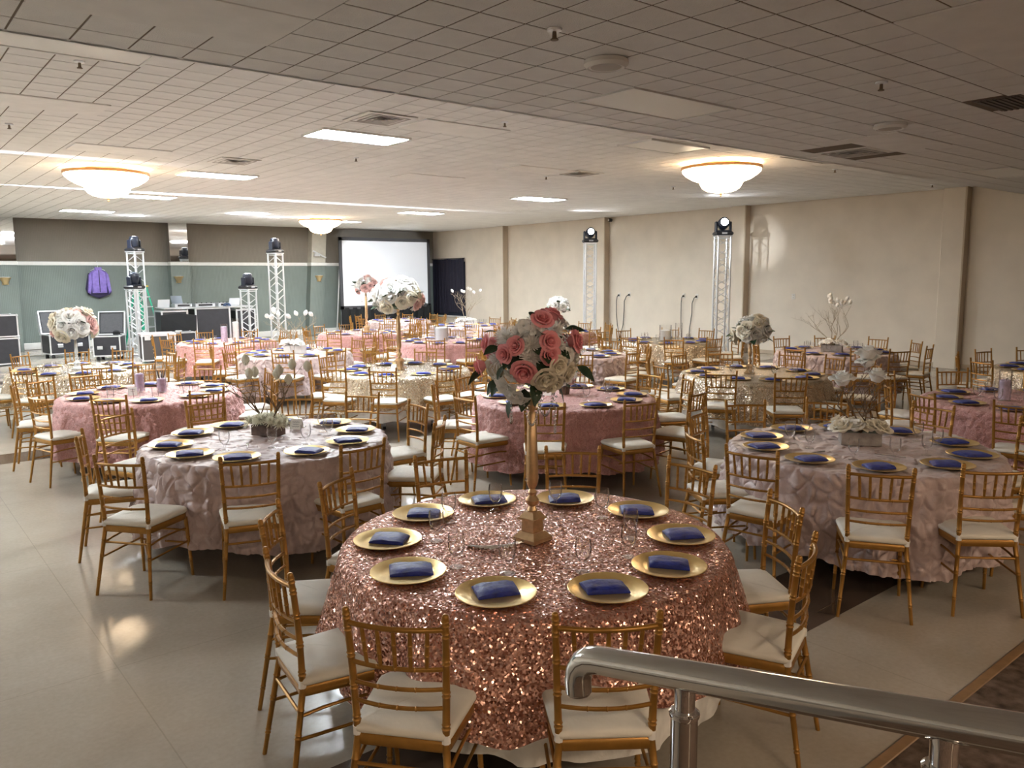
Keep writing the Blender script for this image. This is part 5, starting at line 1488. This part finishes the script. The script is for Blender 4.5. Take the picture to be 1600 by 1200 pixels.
# sconces
for k, (x, y, lb) in enumerate(((3.36, YB - .30, 'brass bowl wall sconce by the left picture edge'), (8.10, YB - .30, 'brass bowl wall sconce below the pilaster mirror'), (12.95, YB - .32, 'brass bowl wall sconce on the leaning column'))):
    t = thing('wall_sconce', lb, 'sconce', (x, y, 2.0), 0, 'brass wall sconces')
    part('bowl', MB().lathe([(.03, -.10), (.06, -.09), (.09, .0), (.15, .10), (.155, .11)], 20, (0, -.02, 0)), mat('aged brass', (.55, .42, .22), .35, .6), t)
    part('back_plate', MB().box((0, -.008, 0), (.16, .016, .2), 0, .004), mat('aged brass', (0, 0, 0)), t, smooth=0)
    part('glass_rim', MB().lathe([(.15, .10), (.13, .12), (.05, .125)], 20, (0, -.02, 0)), WHITEPAINT, t)
# outlets and hanging cords
for k, (y, z, lb) in enumerate(((16.88, 1.44, 'first'), (16.46, 1.46, 'second'), (14.41, 1.45, 'third'), (13.96, 1.44, 'fourth'), (11.0, 1.48, 'fifth'))):
    t = thing('wall_outlet', 'white wall outlet, %s along the cream wall from the corner' % lb, 'outlet', (XR, y, z), 0, 'wall outlets')
    part('cover_plate', MB().box((-.006, 0, 0), (.012, .09, .13), 0, .003), WHITEPAINT, t, smooth=0)
    for q in (-1, 1): part('socket', MB().box((-.014, 0, q * .03), (.004, .034, .028)), mat('ivory plastic', (.6, .56, .48), .5), t, smooth=0)
    if k < 4:
        c = thing('power_cord', 'black power cord hanging from the %s wall outlet' % lb, 'cord', (XR, y, z), 0, 'hanging power cords')
        part('plug', MB().box((-.04, 0, -.01), (.05, .04, .05), 0, .008), BLACK, c)
        dy = (.12, .30, .10, .22)[k]
        pts = [(-.06, 0, -.01), (-.08, dy * .2, -.05), (-.06, dy * .55, -.2), (-.05, dy * .6, -.5), (-.05, dy * (.3, .7, .5, .9)[k], -.9), (-.05, dy * (-.6, 1.1, .2, 1.0)[k], -1.3), (-.10, dy * (-1, 1.2, 0, 1)[k], -z + .01)]
        part('cable', MB().tube(pts, .011, 6), BLACK, c)
t = thing('thermostat', 'small dark thermostat on the cream wall near the curtain', 'thermostat', (XR, 22.9, 2.06))
part('body', MB().box((-.02, 0, 0), (.04, .07, .16), 0, .008), BLACK, t)
part('cover', MB().box((-.042, 0, .02), (.006, .05, .08)), mat('grey plastic', (.2, .2, .2), .5), t, smooth=0)
t = thing('ceiling_camera', 'small black camera at the top of the cream wall', 'camera', (XR - .05, 17.2, 3.70))
part('housing', MB().box((-.05, 0, 0), (.12, .1, .1), 0, .02), BLACK, t)
part('lens', MB().tube([(-.11, 0, 0), (-.13, 0, 0)], .03, 10), CHROME, t)
